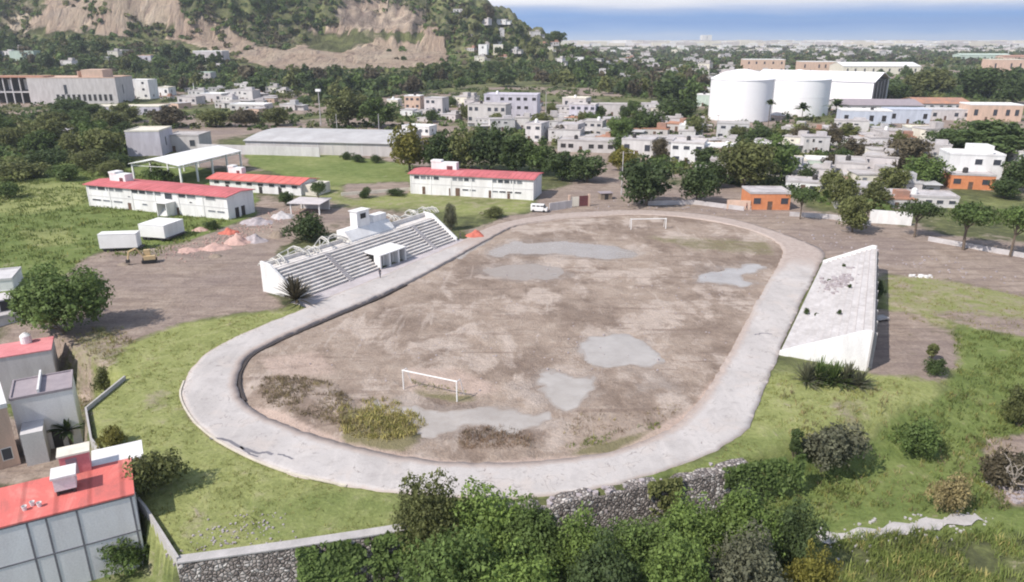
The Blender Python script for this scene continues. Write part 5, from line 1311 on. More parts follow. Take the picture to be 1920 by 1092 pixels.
# pale ruined path and rubble at the lower right
pp = spline([PT(u, v)[:2] for u, v in [(1535, 1012), (1620, 1004), (1700, 992), (1770, 982), (1835, 972)]], 6, False)
mb = MB()
for i in range(len(pp)-1):
    t = pp[i+1]-pp[i]; n = np.array([-t[1], t[0]])/np.hypot(*t); w1 = 0.7+0.35*math.sin(i*1.3); w2 = 0.7+0.35*math.sin((i+1)*1.3)
    q = [pp[i]+n*w1, pp[i]-n*w1, pp[i+1]-n*w2, pp[i+1]+n*w2]
    mb.add([(*p, float(TZ(*p))+0.16) for p in q]+[(*p, float(TZ(*p))-0.4) for p in q], [(0, 1, 2, 3), (0, 4, 5, 1), (2, 6, 7, 3)])
tag(mb.build('path', 'concrete'), kind='structure')
stones('stone_debris', 'pale stones along the ruined path', pp, 130, 1.1, (0.05, 0.22), 'concrete', 14)
stones('stone_debris', 'grey rubble heap at the right edge', [PT(1880, 900)[:2], PT(1900, 930)[:2], PT(1925, 900)[:2]], 90, 1.2, (0.1, 0.35), 'rubble', 15)
b = PT(1893, 925); o = thing('dead_tree', 'bare dead tree with pale branches over the rubble at the right edge', 'tree', b)
rd = random.Random(31); MB().tube((0, 0, -0.4), (0.2, 0, 1.6), 0.2, 0.15, 7, 0).build('trunk', 'pale_bark', o)
for k in range(9):
    a_ = rd.uniform(0, 6.28); e_ = rd.uniform(0.3, 1.2); L_ = rd.uniform(1.8, 3.6); p0 = Vector((0.2*rd.random(), 0, rd.uniform(0.8, 1.6)))
    d_ = Vector((math.cos(a_)*math.cos(e_), math.sin(a_)*math.cos(e_), math.sin(e_))); p1 = p0+d_*L_*0.5; p2 = p1+(d_+Vector((rd.uniform(-.4, .4), rd.uniform(-.4, .4), rd.uniform(-.3, .4))))*L_*0.5
    br = MB().tube(p0, p1, 0.10, 0.07, 6).tube(p1, p2, 0.07, 0.03, 5)
    for q in range(4):
        s_ = p1+(p2-p1)*rd.random(); br.tube(s_, s_+Vector((rd.uniform(-.8, .8), rd.uniform(-.8, .8), rd.uniform(-0.1, .8))), 0.035, 0.012, 4)
    br.build('branch', 'pale_bark', o)
# debris and small thing behind the bleacher
b = PT(1650, 602); o = thing('concrete_slab', 'pale concrete slab with a dark gap behind the right bleacher', 'slab', b, R(20))
MB().box((-1.2, -0.6, 0.35), (1.2, 0.8, 0.6)).build('top', 'concrete', o); MB().box((-1.1, -0.4, -0.2), (-0.7, 0.6, 0.35)).box((0.7, -0.4, -0.2), (1.1, 0.6, 0.35)).build('support', 'dark_metal', o)
b = PT(1716, 520); o = stones('stone_debris', 'white stones at the dirt verge right of the bleacher', [(b[0]-1, b[1]), (b[0]+2.6, b[1])], 18, 0.5, (0.15, 0.45), 'white_paint', 16)

# ------------------------------------------------------------------ yard: rubble heaps, digger, people, van
def heap(u, v, w, hgt, mat, label, seed, name='rubble_heap'):
    b = PT(u, v); rad = width_px(b, w)/2; r = np.random.default_rng(seed); n = 22
    gx, gy = np.meshgrid(np.linspace(-1.15, 1.15, n), np.linspace(-1.15, 1.15, n)); d = np.hypot(gx, gy)+(fbm(gx*3+seed, gy*3, 1.2, 2, seed)-0.5)*0.6
    z = hgt*np.clip(1-d, 0, 1)**0.8*(0.6+0.8*fbm(gx*4, gy*4, 0.8, 3, seed+4))-0.12
    i = np.arange(n*n).reshape(n, n); Q = np.stack([i[:-1, :-1].ravel(), i[:-1, 1:].ravel(), i[1:, 1:].ravel(), i[1:, :-1].ravel()], 1)
    o = link(name, np_mesh(name, np.stack([gx.ravel()*rad, gy.ravel()*rad*0.8, z.ravel()], 1), Q, mat)); o.location = b
    return tag(o, label, 'heap')
heap(352, 470, 46, 0.8, 'brick_pink', 'pinkish rubble heap nearest the white trailers', 1)
heap(405, 466, 60, 1.2, 'brick_pink', 'long low pink brick heap in the middle of the yard', 2)
heap(445, 455, 54, 1.9, 'brick_pink', 'taller salmon pink heap right of the long low one', 3)
heap(430, 438, 40, 1.3, 'red_earth', 'red earth heap behind the salmon pink one', 4)
heap(478, 452, 46, 1.8, 'rubble', 'grey brown heap at the right of the pink heaps', 5)
heap(520, 445, 36, 1.6, 'timber', 'dark brown heap nearest the grandstand back', 6)
heap(480, 418, 60, 1.4, 'rubble', 'mauve heap in front of the school shed', 7)
heap(530, 408, 46, 1.5, 'concrete_roof', 'pale heap beside the school shed', 8)
heap(403, 482, 30, 0.7, 'timber', 'small brown heap lying lowest in the yard', 9)
heap(376, 432, 34, 0.8, 'brick_pink', 'small pink heap farthest back by the school wall', 10)
heap(233, 497, 32, 0.5, 'timber', 'flat brown heap below the left white trailer', 11)
heap(892, 444, 38, 1.5, 'red_earth', 'bright red heap at the far end of the grandstand', 12)
for k in range(46):
    pass
stones('yard_debris', 'small debris scattered over the builders yard', [PT(u, v)[:2] for u, v in [(330, 480), (400, 455), (470, 430), (560, 395)]], 520, 3.0, (0.06, 0.24), 'brick_pink', 17)
stones('field_clods', 'clods and stones on the muddy field', [P(u, v)[:2] for u, v in [(950, 560), (1150, 520), (1350, 470), (1300, 640), (1000, 640), (700, 640), (900, 700)]], 240, 7, (0.05, 0.15), 'rubble', 18, -0.2)
stones('dirt_debris', 'debris on the dirt ring beyond the field', [P(u, v)[:2] for u, v in [(1100, 392), (1300, 388), (1520, 440), (1700, 490), (1880, 520)]], 160, 4, (0.08, 0.26), 'rubble', 19)
# digger
b = PT(281, 493); o = thing('digger', 'small tan digging machine standing right of the white trailers', 'digger', b, R(200))
MB().box((-1.3, -1.0, 0.15), (1.3, -0.6, 0.75)).build('crawler', 'tyre', o); MB().box((-1.3, 0.6, 0.15), (1.3, 1.0, 0.75)).build('crawler', 'tyre', o)
MB().box((-1.2, -0.8, 0.75), (0.9, 0.8, 1.5)).build('body', 'machine', o)
cb_ = MB().box((-0.3, -0.75, 1.5), (0.8, 0.1, 2.6)).build('cab', 'machine', o); MB().box((-0.2, -0.79, 1.75), (0.7, -0.752, 2.45)).build('window', 'glass_dark', cb_)
ar_ = MB().path([(0.8, 0.35, 1.3), (2.0, 0.35, 3.2), (3.4, 0.35, 2.6), (3.7, 0.35, 1.0)], 0.17, n=6).build('arm', 'machine', o)
MB().extr_x([(0.0, 0.3), (0.1, 1.1), (0.7, 1.1), (0.7, 0.5)], 3.4, 4.1).build('bucket', 'dark_metal', o)
# white van at the school wall
b = PT(1010, 399); o = thing('van', 'small white van parked at the wall below the right school', 'van', b, R(-12))
MB().extr_x([(0, 0.35), (0, 1.2), (0.15, 1.95), (1.65, 1.95), (1.8, 1.2), (1.8, 0.35)], -2.1, 1.2).extr_x([(0.05, 0.35), (0.05, 1.1), (1.75, 1.1), (1.75, 0.35)], 1.2, 2.1).build('body', 'white_metal', o)
MB().add([(1.2, 0.2, 1.9), (1.2, 1.6, 1.9), (1.75, 1.6, 1.12), (1.75, 0.2, 1.12), (1.17, 0.2, 1.12), (1.17, 1.6, 1.12)], [(0, 3, 2, 1), (0, 4, 3), (1, 2, 5)]).build('windscreen', 'glass_dark', o)
for x in (-1.7, -0.6, 0.4): MB().box((x, 0.04, 1.25), (x+0.85, 0.09, 1.78)).build('window', 'glass_dark', o)
for x in (-1.4, 1.3):
    for y in (-0.02, 1.6):
        wv = MB().lathe([(0.14, 0), (0.33, 0.02), (0.33, 0.18), (0.14, 0.2)], 14).build('wheel', 'tyre', o); wv.rotation_euler = (-math.pi/2, 0, 0); wv.location = (x, y, 0.33)
# gateway and low walls beyond the far bend
def pillar_wall(pxs, h, mat, label, name='wall', th=0.25, cat='wall', base=None):
    pts = [PT(u, v) for u, v in pxs]
    return wall_run(name, label, [p[:2] for p in pts], float(TZ(pts[0][0], pts[0][1]))+h, float(TZ(pts[0][0], pts[0][1]))-0.5, th, mat, None, cat)
pillar_wall([(1030, 396), (1072, 390)], 2.0, 'pale_wall', 'short pale wall right of the white van')
b = PT(1078, 388); o = thing('gate', 'brown and white yard gate between two pillars at the dirt road', 'gate', b, R(14))
for x in (-1.8, 3.6): MB().box((x, -0.25, -0.3), (x+0.5, 0.25, 3.2)).build('pillar', 'peach', o)
MB().box((-1.3, -0.06, 0.1), (1.1, 0.06, 2.6)).build('leaf', 'cream_paint', o); MB().box((1.12, -0.06, 0.1), (3.6, 0.06, 2.8)).build('leaf', 'maroon', o)
b = PT(1137, 375); o = thing('shed', 'tiny dark shed at the mouth of the dirt road', 'shed', b, R(10))
MB().box((-1.6, 0, -0.3), (1.6, 2.4, 1.7)).build('wall', 'timber', o); MB().box((-1.8, -0.2, 1.7), (1.8, 2.6, 1.85)).build('roof', 'mauve_roof', o); MB().box((-0.5, -0.05, 0), (0.5, -0.002, 1.5)).build('door', 'opening', o)

# people: one skinned body each
def person(u, v, label, yaw, top, legs, step=0.18, z=None):
    b = PT(u, v) if z is None else P(u, v, z)
    me = bpy.data.meshes.new('person'); vs = []; es = []; rad = []
    def add(p, r, par=None):
        vs.append(p); rad.append(r)
        if par is not None: es.append((par, len(vs)-1))
        return len(vs)-1
    pel = add((0, 0, 0.95), 0.15); wst = add((0, 0, 1.12), 0.135, pel); ch = add((0, 0, 1.36), 0.17, wst); nk = add((0, 0, 1.50), 0.06, ch)
    h1 = add((0, -0.01, 1.60), 0.085, nk); h2 = add((0, 0.0, 1.70), 0.095, h1); add((0, -0.0, 1.76), 0.06, h2)
    add((0, -0.105, 1.645), 0.016, h1)
    for s in (-1, 1):
        hp = add((0.095*s, 0, 0.90), 0.095, pel); kn = add((0.10*s, -0.05+step*s*0.5, 0.50), 0.062, hp); an = add((0.105*s, step*s, 0.09), 0.042, kn); add((0.11*s, step*s-0.16, 0.035), 0.035, an)
        sh = add((0.19*s, 0, 1.42), 0.06, ch); el = add((0.25*s, 0.03-0.06*s, 1.14), 0.042, sh); wr = add((0.25*s, -0.08-0.10*s, 0.90), 0.03, el)
        pa = add((0.25*s, -0.10-0.11*s, 0.83), 0.036, wr)
        for q in range(4): f1 = add((0.25*s, -0.135-0.11*s+0.022*q, 0.775), 0.009, pa); add((0.245*s, -0.14-0.11*s+0.022*q, 0.735+0.008*abs(q-1.5)), 0.008, f1)
        add((0.235*s, -0.17-0.11*s, 0.80), 0.010, pa)
    me.from_pydata(vs, es, []); ob = bpy.data.objects.new('person', me); COL.objects.link(ob)
    sk = ob.modifiers.new('skin', 'SKIN')
    for i, sv in enumerate(me.skin_vertices[0].data): sv.radius = (rad[i], rad[i]*(0.72 if 1 <= i <= 2 else 1.0)); sv.use_root = (i == 0)
    ob.modifiers.new('sub', 'SUBSURF').levels = 1
    dg = bpy.context.evaluated_depsgraph_get(); m2 = bpy.data.meshes.new_from_object(ob.evaluated_get(dg)); ob.modifiers.clear(); ob.data = m2
    for k in ('skin', top, legs, 'dark_metal'): m2.materials.append(MATS[k])
    for p in m2.polygons:
        c = p.center; zz = c.z
        p.material_index = 3 if zz < 0.08 else 2 if zz < 0.98 and abs(c.x) < 0.2 else 1 if (zz < 1.47 and (abs(c.x) < 0.22 or zz > 1.12)) else 0
        p.use_smooth = True
    hm = MB().lathe([(0.098, 1.655), (0.104, 1.70), (0.085, 1.76), (0.03, 1.80)], 12, c=(0, 0.02)).build('hair', 'hair', ob, smooth=True)
    ob.location = (b[0], b[1], b[2] if z is None else z); ob.rotation_euler.z = yaw
    return tag(ob, label, 'person')
person(713, 521, 'person in dark clothes standing on the track before the dugout', 0.6, 'cloth_dark', 'cloth_dark', z=0.035)
person(863, 449, 'person in dark clothes at the far foot of the grandstand', 2.0, 'cloth_dark', 'cloth_dark', z=0.035)
person(1399, 394, 'person in a red top walking past the flat orange house', 1.4, 'cloth_red', 'cloth_dark')
person(1407, 397, 'person in pale clothes behind the one in red', 1.2, 'cloth_pale', 'cloth_pale')
# ------------------------------------------------------------------ town
HOUSES = []   # footprints in the plan, to keep the scattered ones clear
def town_house(u0, u1, vb, vt, depth, yaw, wallmat, roofmat, label, storeys=1, wins=3, cat='house', name='house', gable=False, doorx=0.3, group=None, pitch_h=2.0, dark=False, whole=False):
    b = PT((u0+u1)/2, vb); w = max(3.0, (width_px(b, u1-u0)-abs(math.sin(yaw))*depth*0.7)/math.cos(yaw)); h = max(2.4, height_px(b, vt))
    z = b[2]-0.1
    A = (b[0]-w/2*math.cos(yaw), b[1]-w/2*math.sin(yaw), z)
    o = thing(name, label, cat, A, yaw, group); HOUSES.append((b[0], b[1]+depth/2, max(w, depth)*0.6))
    if gable:
        MB().extr_x([(0, -1), (0, h-pitch_h), (depth/2, h), (depth, h-pitch_h), (depth, -1)], 0, w).build('wall', wallmat, o)
        e = h-pitch_h
        MB().extr_x([(-0.5, e-0.1), (-0.5, e+0.15), (depth/2, h+0.28), (depth+0.5, e+0.15), (depth+0.5, e-0.1), (depth/2, h+0.03)], -0.4, w+0.4).build('roof', roofmat, o)
        hw = e
    else:
        MB().box((0, 0, -1), (w, depth, h-0.2)).build('wall', wallmat, o)
        p = 0.35
        r = MB().box((-0.1, -0.1, h-0.2), (w+0.1, depth+0.1, h)).box((-0.1, -0.1, h), (w+0.1, 0.1, h+p)).box((-0.1, depth-0.1, h), (w+0.1, depth+0.1, h+p)).box((-0.1, 0.1, h), (0.1, depth-0.1, h+p)).box((w-0.1, 0.1, h), (w+0.1, depth-0.1, h+p))
        r.build('roof', roofmat, o); hw = h
    sh = hw/storeys
    for s in range(storeys):
        for k in range(wins):
            c = w*(k+0.5+random.uniform(-0.12, 0.12))/wins
            if s == 0 and doorx is not None and k == int(doorx*wins): door(o, c-0.6, c+0.6, min(2.3, sh*0.8)); continue
            if s and random.random() < 0.12: continue
            ww = min(w/wins*0.3, 1.1)
            window(o, c-ww, c+ww, s*sh+sh*0.34, s*sh+sh*0.74, 0, 'opening' if dark else 'glass_dark', wallmat, fw=0.1)
    # side windows on the right-hand wall
    for s in range(storeys):
        if random.random() < 0.6: window(o, depth*0.35, depth*0.35+1.3, s*sh+sh*0.35, s*sh+sh*0.72, w, 'glass_dark', wallmat, 'y', fw=0.1)
    return o, A, w, h
Y = -0.30
TH = [
 (905, 1009, 226, 178, 14, -0.25, 'lavender', 'lavender', 'large lavender apartment block with dark windows, in the middle of the town', 3, 7),
 (873, 952, 234, 196, 9, -0.3, 'house_grey', 'old_roof', 'pale pinkish house row in front of the lavender apartment block', 2, 6),
 (792, 834, 214, 184, 9, -0.3, 'house_mauve', 'concrete_roof', 'lavender house with a white roof edge left of the apartment block', 2, 3),
 (757, 790, 206, 180, 8, -0.2, 'peach', 'white_paint', 'peach and white house behind the trees left of the lavender house', 2, 3),
 (724, 748, 200, 187, 7, -0.2, 'cream_paint', 'white_paint', 'small cream house leftmost of the row before the wood belt', 1, 2),
 (749, 810, 254, 237, 8, -0.3, 'white_paint', 'white_paint', 'long low white shed above the yellow green tree', 1, 5),
 (979, 1020, 266, 232, 10, -0.3, 'house_white', 'concrete_roof', 'pale house with the small brown tree at its side', 2, 2),
 (1034, 1086, 264, 234, 10, -0.35, 'house_mauve', 'concrete_roof', 'lavender white house right of the small brown tree', 2, 4),
 (1086, 1132, 256, 228, 10, -0.3, 'house_grey', 'old_roof', 'grey pink house with a roof clutter right of the lavender white house', 2, 3),
 (1042, 1156, 286, 264, 10, -0.2, 'house_grey', 'old_roof', 'long low pale building with a dark open end above the dirt road', 1, 6),
 (1050, 1102, 204, 184, 12, -0.3, 'pale_wall', 'cream_paint', 'low house with a cream roof before the wood belt', 1, 3),
 (1064, 1118, 226, 196, 9, -0.3, 'lavender', 'pale_wall', 'cluttered lavender house below the cream roof', 2, 4),
 (1118, 1176, 218, 196, 10, -0.2, 'house_grey', 'old_roof', 'grey wall house with a flat roof at the edge of the wood belt', 1, 3),
 (1160, 1228, 294, 262, 10, -0.4, 'house_white', 'concrete_roof', 'tan and white house at the bend of the dirt road', 1, 3),
 (1270, 1318, 258, 236, 8, -0.2, 'white_paint', 'white_paint', 'white two storey house frame under the dark trees', 2, 3),
 (1250, 1322, 308, 268, 12, -0.35, 'white_paint', 'pale_wall', 'large white house right of the reddish brown tree', 2, 3),
 (1318, 1390, 308, 276, 10, -0.3, 'peach', 'white_paint', 'pinkish house with a white parapet right of the large white house', 1, 3),
 (1340, 1404, 262, 232, 10, -0.2, 'grey_wall', 'concrete', 'grey bare house below the big white tank', 2, 3),
 (1434, 1450, 262, 250, 5, -0.2, 'white_paint', 'white_paint', 'tiny white hut among the trees below the tank', 1, 1),
 (1472, 1512, 322, 300, 8, -0.2, 'pale_wall', 'cream_paint', 'small pale house left of the green walled shed', 1, 2),
 (1506, 1556, 322, 300, 8, -0.2, 'green_wall', 'white_paint', 'shed with pale green walls behind the olive tree', 1, 2),
 (1470, 1556, 362, 342, 8, -0.3, 'white_paint', 'concrete_roof', 'white house wall right behind the orange house', 1, 4),
 (1404, 1480, 394, 362, 8, 0.0, 'orange', 'concrete_roof', 'flat roofed orange house facing the field', 1, 3),
 (1556, 1628, 344, 306, 14, -0.3, 'house_grey', 'old_roof', 'mauve grey house with a wide flat terrace', 1, 4),
 (1596, 1640, 300, 276, 9, -0.3, 'house_white', 'concrete_roof', 'pale house at the head of the concrete lane', 1, 2),
 (1780, 1862, 356, 328, 9, -0.22, 'orange', 'concrete_roof', 'orange storey under the white house', 1, 3),
 (1660, 1792, 388, 368, 8, -0.14, 'house_white', 'concrete_roof', 'long low pale house with a bright white roof behind the verge trees', 1, 6),
 (1562, 1612, 392, 360, 8, -0.3, 'house_grey', 'old_roof', 'grey house beside the thin olive tree', 1, 2),
 (1905, 1940, 308, 284, 8, -0.2, 'white_paint', 'white_paint', 'white house cut by the right edge below the wide dark tree', 1, 2),
 (1576, 1668, 238, 208, 12, -0.12, 'blue_wall', 'white_paint', 'pale blue workshop with dark openings below the brown roofs', 1, 4),
 (1664, 1742, 232, 206, 12, -0.12, 'blue_wall', 'blue_wall', 'pale blue hall right of the blue workshop', 1, 3),
 (1740, 1820, 226, 206, 12, -0.12, 'pale_wall', 'grey_wall', 'grey pale hall left of the white hall at the right edge', 1, 4),
 (1817, 1912, 228, 197, 14, -0.2, 'peach', 'white_metal', 'peach walled hall with a white roof at the right edge', 1, 5),
 (1304, 1346, 200, 178, 9, -0.2, 'green_wall', 'white_paint', 'small teal house with a white roof left of the big tank', 1, 2),
 (1256, 1348, 178, 166, 9, -0.2, 'grey_wall', 'white_metal', 'long thin pale roof left of the big tank', 1, 5),
 (1540, 1578, 262, 240, 9, -0.2, 'house_white', 'concrete_roof', 'small white house below the palms of the tanks', 1, 2),
 (1640, 1690, 268, 246, 9, -0.2, 'house_grey', 'old_roof', 'low pale house behind the brownish half bare tree', 1, 3),
 (1700, 1760, 262, 240, 9, -0.2, 'grey_wall', 'cream_paint', 'grey house with a cream roof below the grey pale hall', 1, 3),
]
def put_house(q):
    return town_house(q[0], q[1], q[2], q[3], q[4], q[5]+random.uniform(-0.12, 0.12), q[6], q[7], q[8], q[9], q[10], doorx=0.35 if q[9] < 3 else None, dark=('workshop' in q[8] or 'dark' in q[8]))
for i, q in enumerate(TH):
    o, A, w, h = put_house(q)
    if i % 5 != 2 and 'hall' not in q[8] and 'shed' not in q[8]:
        yw_ = o.rotation_euler.z; c_, s_ = math.cos(yw_), math.sin(yw_); x_, y_ = w*random.uniform(0.2, 0.8), q[4]*random.uniform(0.4, 0.7)
        roof_tank((A[0]+x_*c_-y_*s_, A[1]+x_*s_+y_*c_, A[2]+h), 0.75, 1.7, ('dark' if i % 2 else 'white')+' water tank on the '+' '.join(q[8].split()[:9]), 'dark_metal' if i % 2 else 'white_paint', 'water tanks on the town roofs')
# white house over the orange storey
b = PT(1822, 357); zz = b[2]
o, A, w, h = town_house(1772, 1872, 348, 290, 10, -0.22, 'white_paint', 'white_paint', 'bright white house above the orange storey with a roof room', 2, 3)
MB().box((w*0.42, 2, h), (w*0.82, 8, h+2.4)).build('roof_room', 'white_paint', o)
# left: industrial pink works, dark framed hall, white houses
o, A, w, h = town_house(60, 222, 195, 146, 26, 0.05, 'pale_wall', 'peach', 'long pinkish grey works with a row of dark windows, at the left below the hill', 1, 1, 'works', 'works_building', doorx=None)
for k in range(11): window(o, w*0.30+k*w*0.060, w*0.30+k*w*0.060+w*0.045, 1.6, 6.4, 0, 'opening', 'grey_wall', fw=0.3)
MB().box((w*0.55, 4, h), (w*0.56, 14, h+4)).box((w*0.62, 1.5, h), (w*0.86, 16, h+5)).build('roof_room', 'peach', o)
b = PT(28, 195); Hh = height_px(b, 146); w = width_px(b, 120)
o = thing('works_building', 'dark open framed hall under a thin brown roof at the left edge', 'works', (b[0]-w/2, b[1], b[2]), 0.03)
MB().box((0, 12, -1), (w, 12.5, Hh)).build('back_wall', 'dark_metal', o)
MB().box((-0.6, -0.8, Hh), (w+0.6, 13, Hh+0.9)).build('roof', 'rust_roof', o); MB().box((0, 0.1, Hh*0.42), (w, 12, Hh*0.46)).build('floor', 'grey_wall', o)
for k in range(9): MB().box((w*k/8-0.3, 0, -1), (w*k/8+0.3, 0.7, Hh)).build('column', 'grey_wall', o)
for k in range(0, 8, 2): MB().box((w*(k+0.25)/8, 11.8, Hh*0.5), (w*(k+0.75)/8, 11.98, Hh*0.9)).build('panel', 'white_paint', o)
LH = [
 (240, 286, 186, 150, 10, -0.2, 'white_paint', 'white_paint', 'tall white house right of the pinkish works', 3, 2),
 (292, 320, 180, 164, 9, -0.2, 'white_paint', 'cream_paint', 'white house by the pole right of the tall white house', 1, 2),
 (330, 372, 196, 182, 10, -0.2, 'house_grey', 'old_roof', 'low grey house above the dark brown round tree', 1, 3),
 (374, 420, 192, 176, 11, -0.2, 'house_mauve', 'white_metal', 'low lavender house with a white roof above the olive tree', 1, 3),
 (420, 478, 188, 170, 11, -0.2, 'grey_wall', 'concrete_roof', 'flat grey roofed house left of the lamp pole', 1, 4),
 (428, 500, 208, 196, 11, -0.15, 'house_grey', 'white_metal', 'long low house with a bright white roof edge left of the lamp pole', 1, 5),
 (170, 300, 216, 200, 12, 0.02, 'lavender', 'cream_paint', 'long low pale wall house below the pinkish works', 1, 7),
 (530, 552, 206, 196, 7, -0.2, 'white_paint', 'white_paint', 'tiny white house left of the lamp pole', 1, 1),
 (240, 306, 293, 246, 14, 0.1, 'lavender', 'cream_paint', 'blank lavender grey house above the white canopy', 1, 0),
 (314, 376, 285, 254, 12, 0.0, 'house_grey', 'old_roof', 'grey house with a maroon shed right of the blank lavender house', 1, 2),
 (100, 156, 262, 246, 9, 0.0, 'green_wall', 'concrete_roof', 'low pale shed among the trees above the meadow', 1, 3),
 (362, 420, 118, 96, 16, -0.1, 'house_mauve', 'white_metal', 'white roofed hall on the slope under the quarry', 1, 3),
 (234, 286, 118, 104, 12, -0.1, 'lavender', 'peach', 'mauve house on the slope left of the white roofed hall', 1, 3),
 (20, 66, 116, 96, 12, 0.0, 'green_wall', 'green_wall', 'greenish pale house in the wood at the far left', 1, 2),
 (368, 398, 156, 136, 10, -0.1, 'pale_wall', 'green_wall', 'pale house in the wood above the low grey roofs', 2, 2),
 (896, 914, 106, 84, 8, -0.2, 'white_paint', 'white_paint', 'white house on the hill shoulder, left of a pair', 2, 1),
 (924, 944, 104, 84, 8, -0.2, 'cream_paint', 'white_paint', 'cream house on the hill shoulder, right of a pair', 2, 1),
 (1076, 1094, 130, 108, 9, -0.2, 'white_paint', 'white_paint', 'white house at the foot of the hill where the plain begins', 2, 1),
]
for q in LH: town_house(q[0], q[1], q[2], q[3], q[4], q[5], q[6], q[7], q[8], q[9], q[10], doorx=0.35)
b = PT(352, 283); o = thing('shed', 'maroon shed in front of the grey house above the canopy', 'shed', (b[0]-3.6, b[1]-2, b[2]), 0.0)
MB().box((0, 0, -0.5), (7.2, 3, 3.6)).build('wall', 'maroon', o); MB().box((-0.3, -0.3, 3.6), (7.5, 3.3, 3.8)).build('roof', 'grey_wall', o); MB().box((1, -0.05, 0), (3, -0.002, 2.6)).build('door', 'dark_metal', o)

# big white tanks and warehouse
b = PT(1402, 231); rad = width_px(b, 117)/2; hh = height_px(b, 152)
o = thing('storage_tank', 'huge white cylindrical tank behind the tall round headed palm, left of two', 'storage tank', (b[0], b[1]+rad, b[2]))
MB().lathe([(rad, -1), (rad, hh)], 64).build('shell', 'tank_white', o, smooth=False)
MB().lathe([(rad+0.25, hh), (rad+0.25, hh+0.4), (rad*0.62, hh+3.4), (rad*0.2, hh+5.0), (0.5, hh+5.2)], 64).build('roof', 'tank_white', o)
MB().lathe([(rad+0.12, 0.0), (rad+0.12, 0.5)], 64).build('base_ring', 'concrete', o)
lad = MB()
for k in range(int(hh)): lad.box((rad*0.87-0.5, -rad*0.5-0.35, k+0.2), (rad*0.87+0.4, -rad*0.5-0.15, k+0.3))
lad.tube((rad*0.87-0.5, -rad*0.5-0.3, 0), (rad*0.87-0.5, -rad*0.5-0.3, hh+1), 0.1).tube((rad*0.87+0.4, -rad*0.5-0.3, 0), (rad*0.87+0.4, -rad*0.5-0.3, hh+1), 0.1).build('ladder', 'steel', o)
b2 = PT(1522, 222); rad2 = width_px(b2, 120)/2; hh2 = height_px(b2, 150)
o = thing('storage_tank', 'huge white cylindrical tank in front of the white warehouse, right of two', 'storage tank', (b2[0], b2[1]+rad2+8, b2[2]))
MB().lathe([(rad2, -1), (rad2, hh2-1)], 64).build('shell', 'tank_white', o)
MB().lathe([(rad2+0.25, hh2-1), (rad2+0.25, hh2-0.6), (rad2*0.6, hh2+2.4), (0.5, hh2+4.4)], 64).build('roof', 'tank_white', o)
MB().lathe([(rad2+0.1, hh2*0.5), (rad2+0.1, hh2*0.5+0.25)], 64).build('ring', 'tank_white', o)
# warehouse: eave line from behind the second tank to the dark open gable
A = P(1500, 160, 15.0); B = P(1634, 152, 15.0); wv_ = frame_of(A, B)[0]; aa = R(-36); B = P(1632, 201, 0.0)
A = (B[0]-78*math.cos(aa), B[1]-78*math.sin(aa))
o = thing('warehouse', 'big white warehouse with a dark open gable end, behind the white tanks', 'warehouse', (A[0], A[1], 0), aa)
Wd = 50
MB().box((0, 0, -1), (78, 0.4, 15)).box((0, Wd-0.4, -1), (78, Wd, 15)).box((0, 0.4, -1), (0.4, Wd-0.4, 15)).build('wall', 'tank_white', o)
MB().extr_x([(-0.6, 15), (-0.6, 15.4), (Wd/2, 20.4), (Wd+0.6, 15.4), (Wd+0.6, 15), (Wd/2, 20)], -0.5, 78.8).build('roof', 'tank_white', o)
MB().box((77.2, 0.5, -1), (77.5, Wd-0.5, 15)).build('gable_end', 'dark_metal', o)
for y in np.linspace(4, Wd-4, 5): MB().box((77.55, y, -1), (78, y+0.5, 15)).build('column', 'steel', o)
# long brown roofs in front of it
for (u0, u1, vb, vt, wm, rm, lab) in [(1578, 1730, 210, 190, 'grey_wall', 'mauve_roof', 'long low hall with a brown mauve roof below the white warehouse'), (1722, 1822, 206, 187, 'grey_wall', 'rust_roof', 'long low hall with a rusty orange roof right of the mauve roofed hall')]:
    town_house(u0, u1, vb, vt, 30, -0.08, wm, rm, lab, 1, 6, 'hall', 'hall_building', True, None, pitch_h=2.4)
town_house(1580, 1724, 140, 118, 46, -0.05, 'cream_paint', 'white_metal', 'wide pale hall with a white roof beyond the warehouse', 1, 9, 'hall', 'hall_building', True, None, pitch_h=4)
town_house(1394, 1470, 138, 112, 24, -0.1, 'peach', 'white_paint', 'pinkish house block directly above the left white tank', 2, 5)
town_house(1500, 1568, 134, 116, 24, -0.1, 'peach', 'white_paint', 'pale pink house block above the right white tank', 1, 5)
town_house(1800, 1890, 116, 101, 30, -0.1, 'green_wall', 'green_wall', 'long pale green roofed hall far off at the right', 1, 7, 'hall', 'hall_building', True, None)
town_house(1856, 1918, 138, 112, 24, -0.1, 'peach', 'cream_paint', 'peach building with pale walls at the far right', 1, 4)
town_house(1882, 1940, 118, 104, 30, -0.1, 'peach', 'rust_roof', 'house with a brown hipped roof at the far right edge', 1, 4, gable=True)
# long white warehouse behind the left schools
A = P(462, 287); B = P(735, 294); w, a = frame_of(A, B); zb = float(TZ(-70, 280))
o = thing('warehouse', 'long warehouse with a low curved white roof, behind the bright green field', 'warehouse', (A[0], A[1], zb), a)
MB().box((0, 0, -1), (w, 40, 4.6)).build('wall', 'house_grey', o)
prof = [(-0.6, 4.6)]+[(-0.6+41.2*t, 4.82+1.8*math.sin(math.pi*t)) for t in np.linspace(0, 1, 13)]+[(40.6, 4.6)]
MB().extr_x(prof, -0.6, w+0.6).build('roof', 'shed_roof', o)
for k in range(1, 10): MB().box((w*k/10, -0.08, -0.5), (w*k/10+0.35, -0.002, 4.6)).build('pilaster', 'grey_wall', o)
A = P(372, 287); B = P(600, 294)
wall_run('boundary_wall', 'long grey yard wall in front of the curved white warehouse', [A[:2], P(470, 290)[:2], B[:2]], 3.4+zb, zb-1, 0.4, 'grey_wall', None)
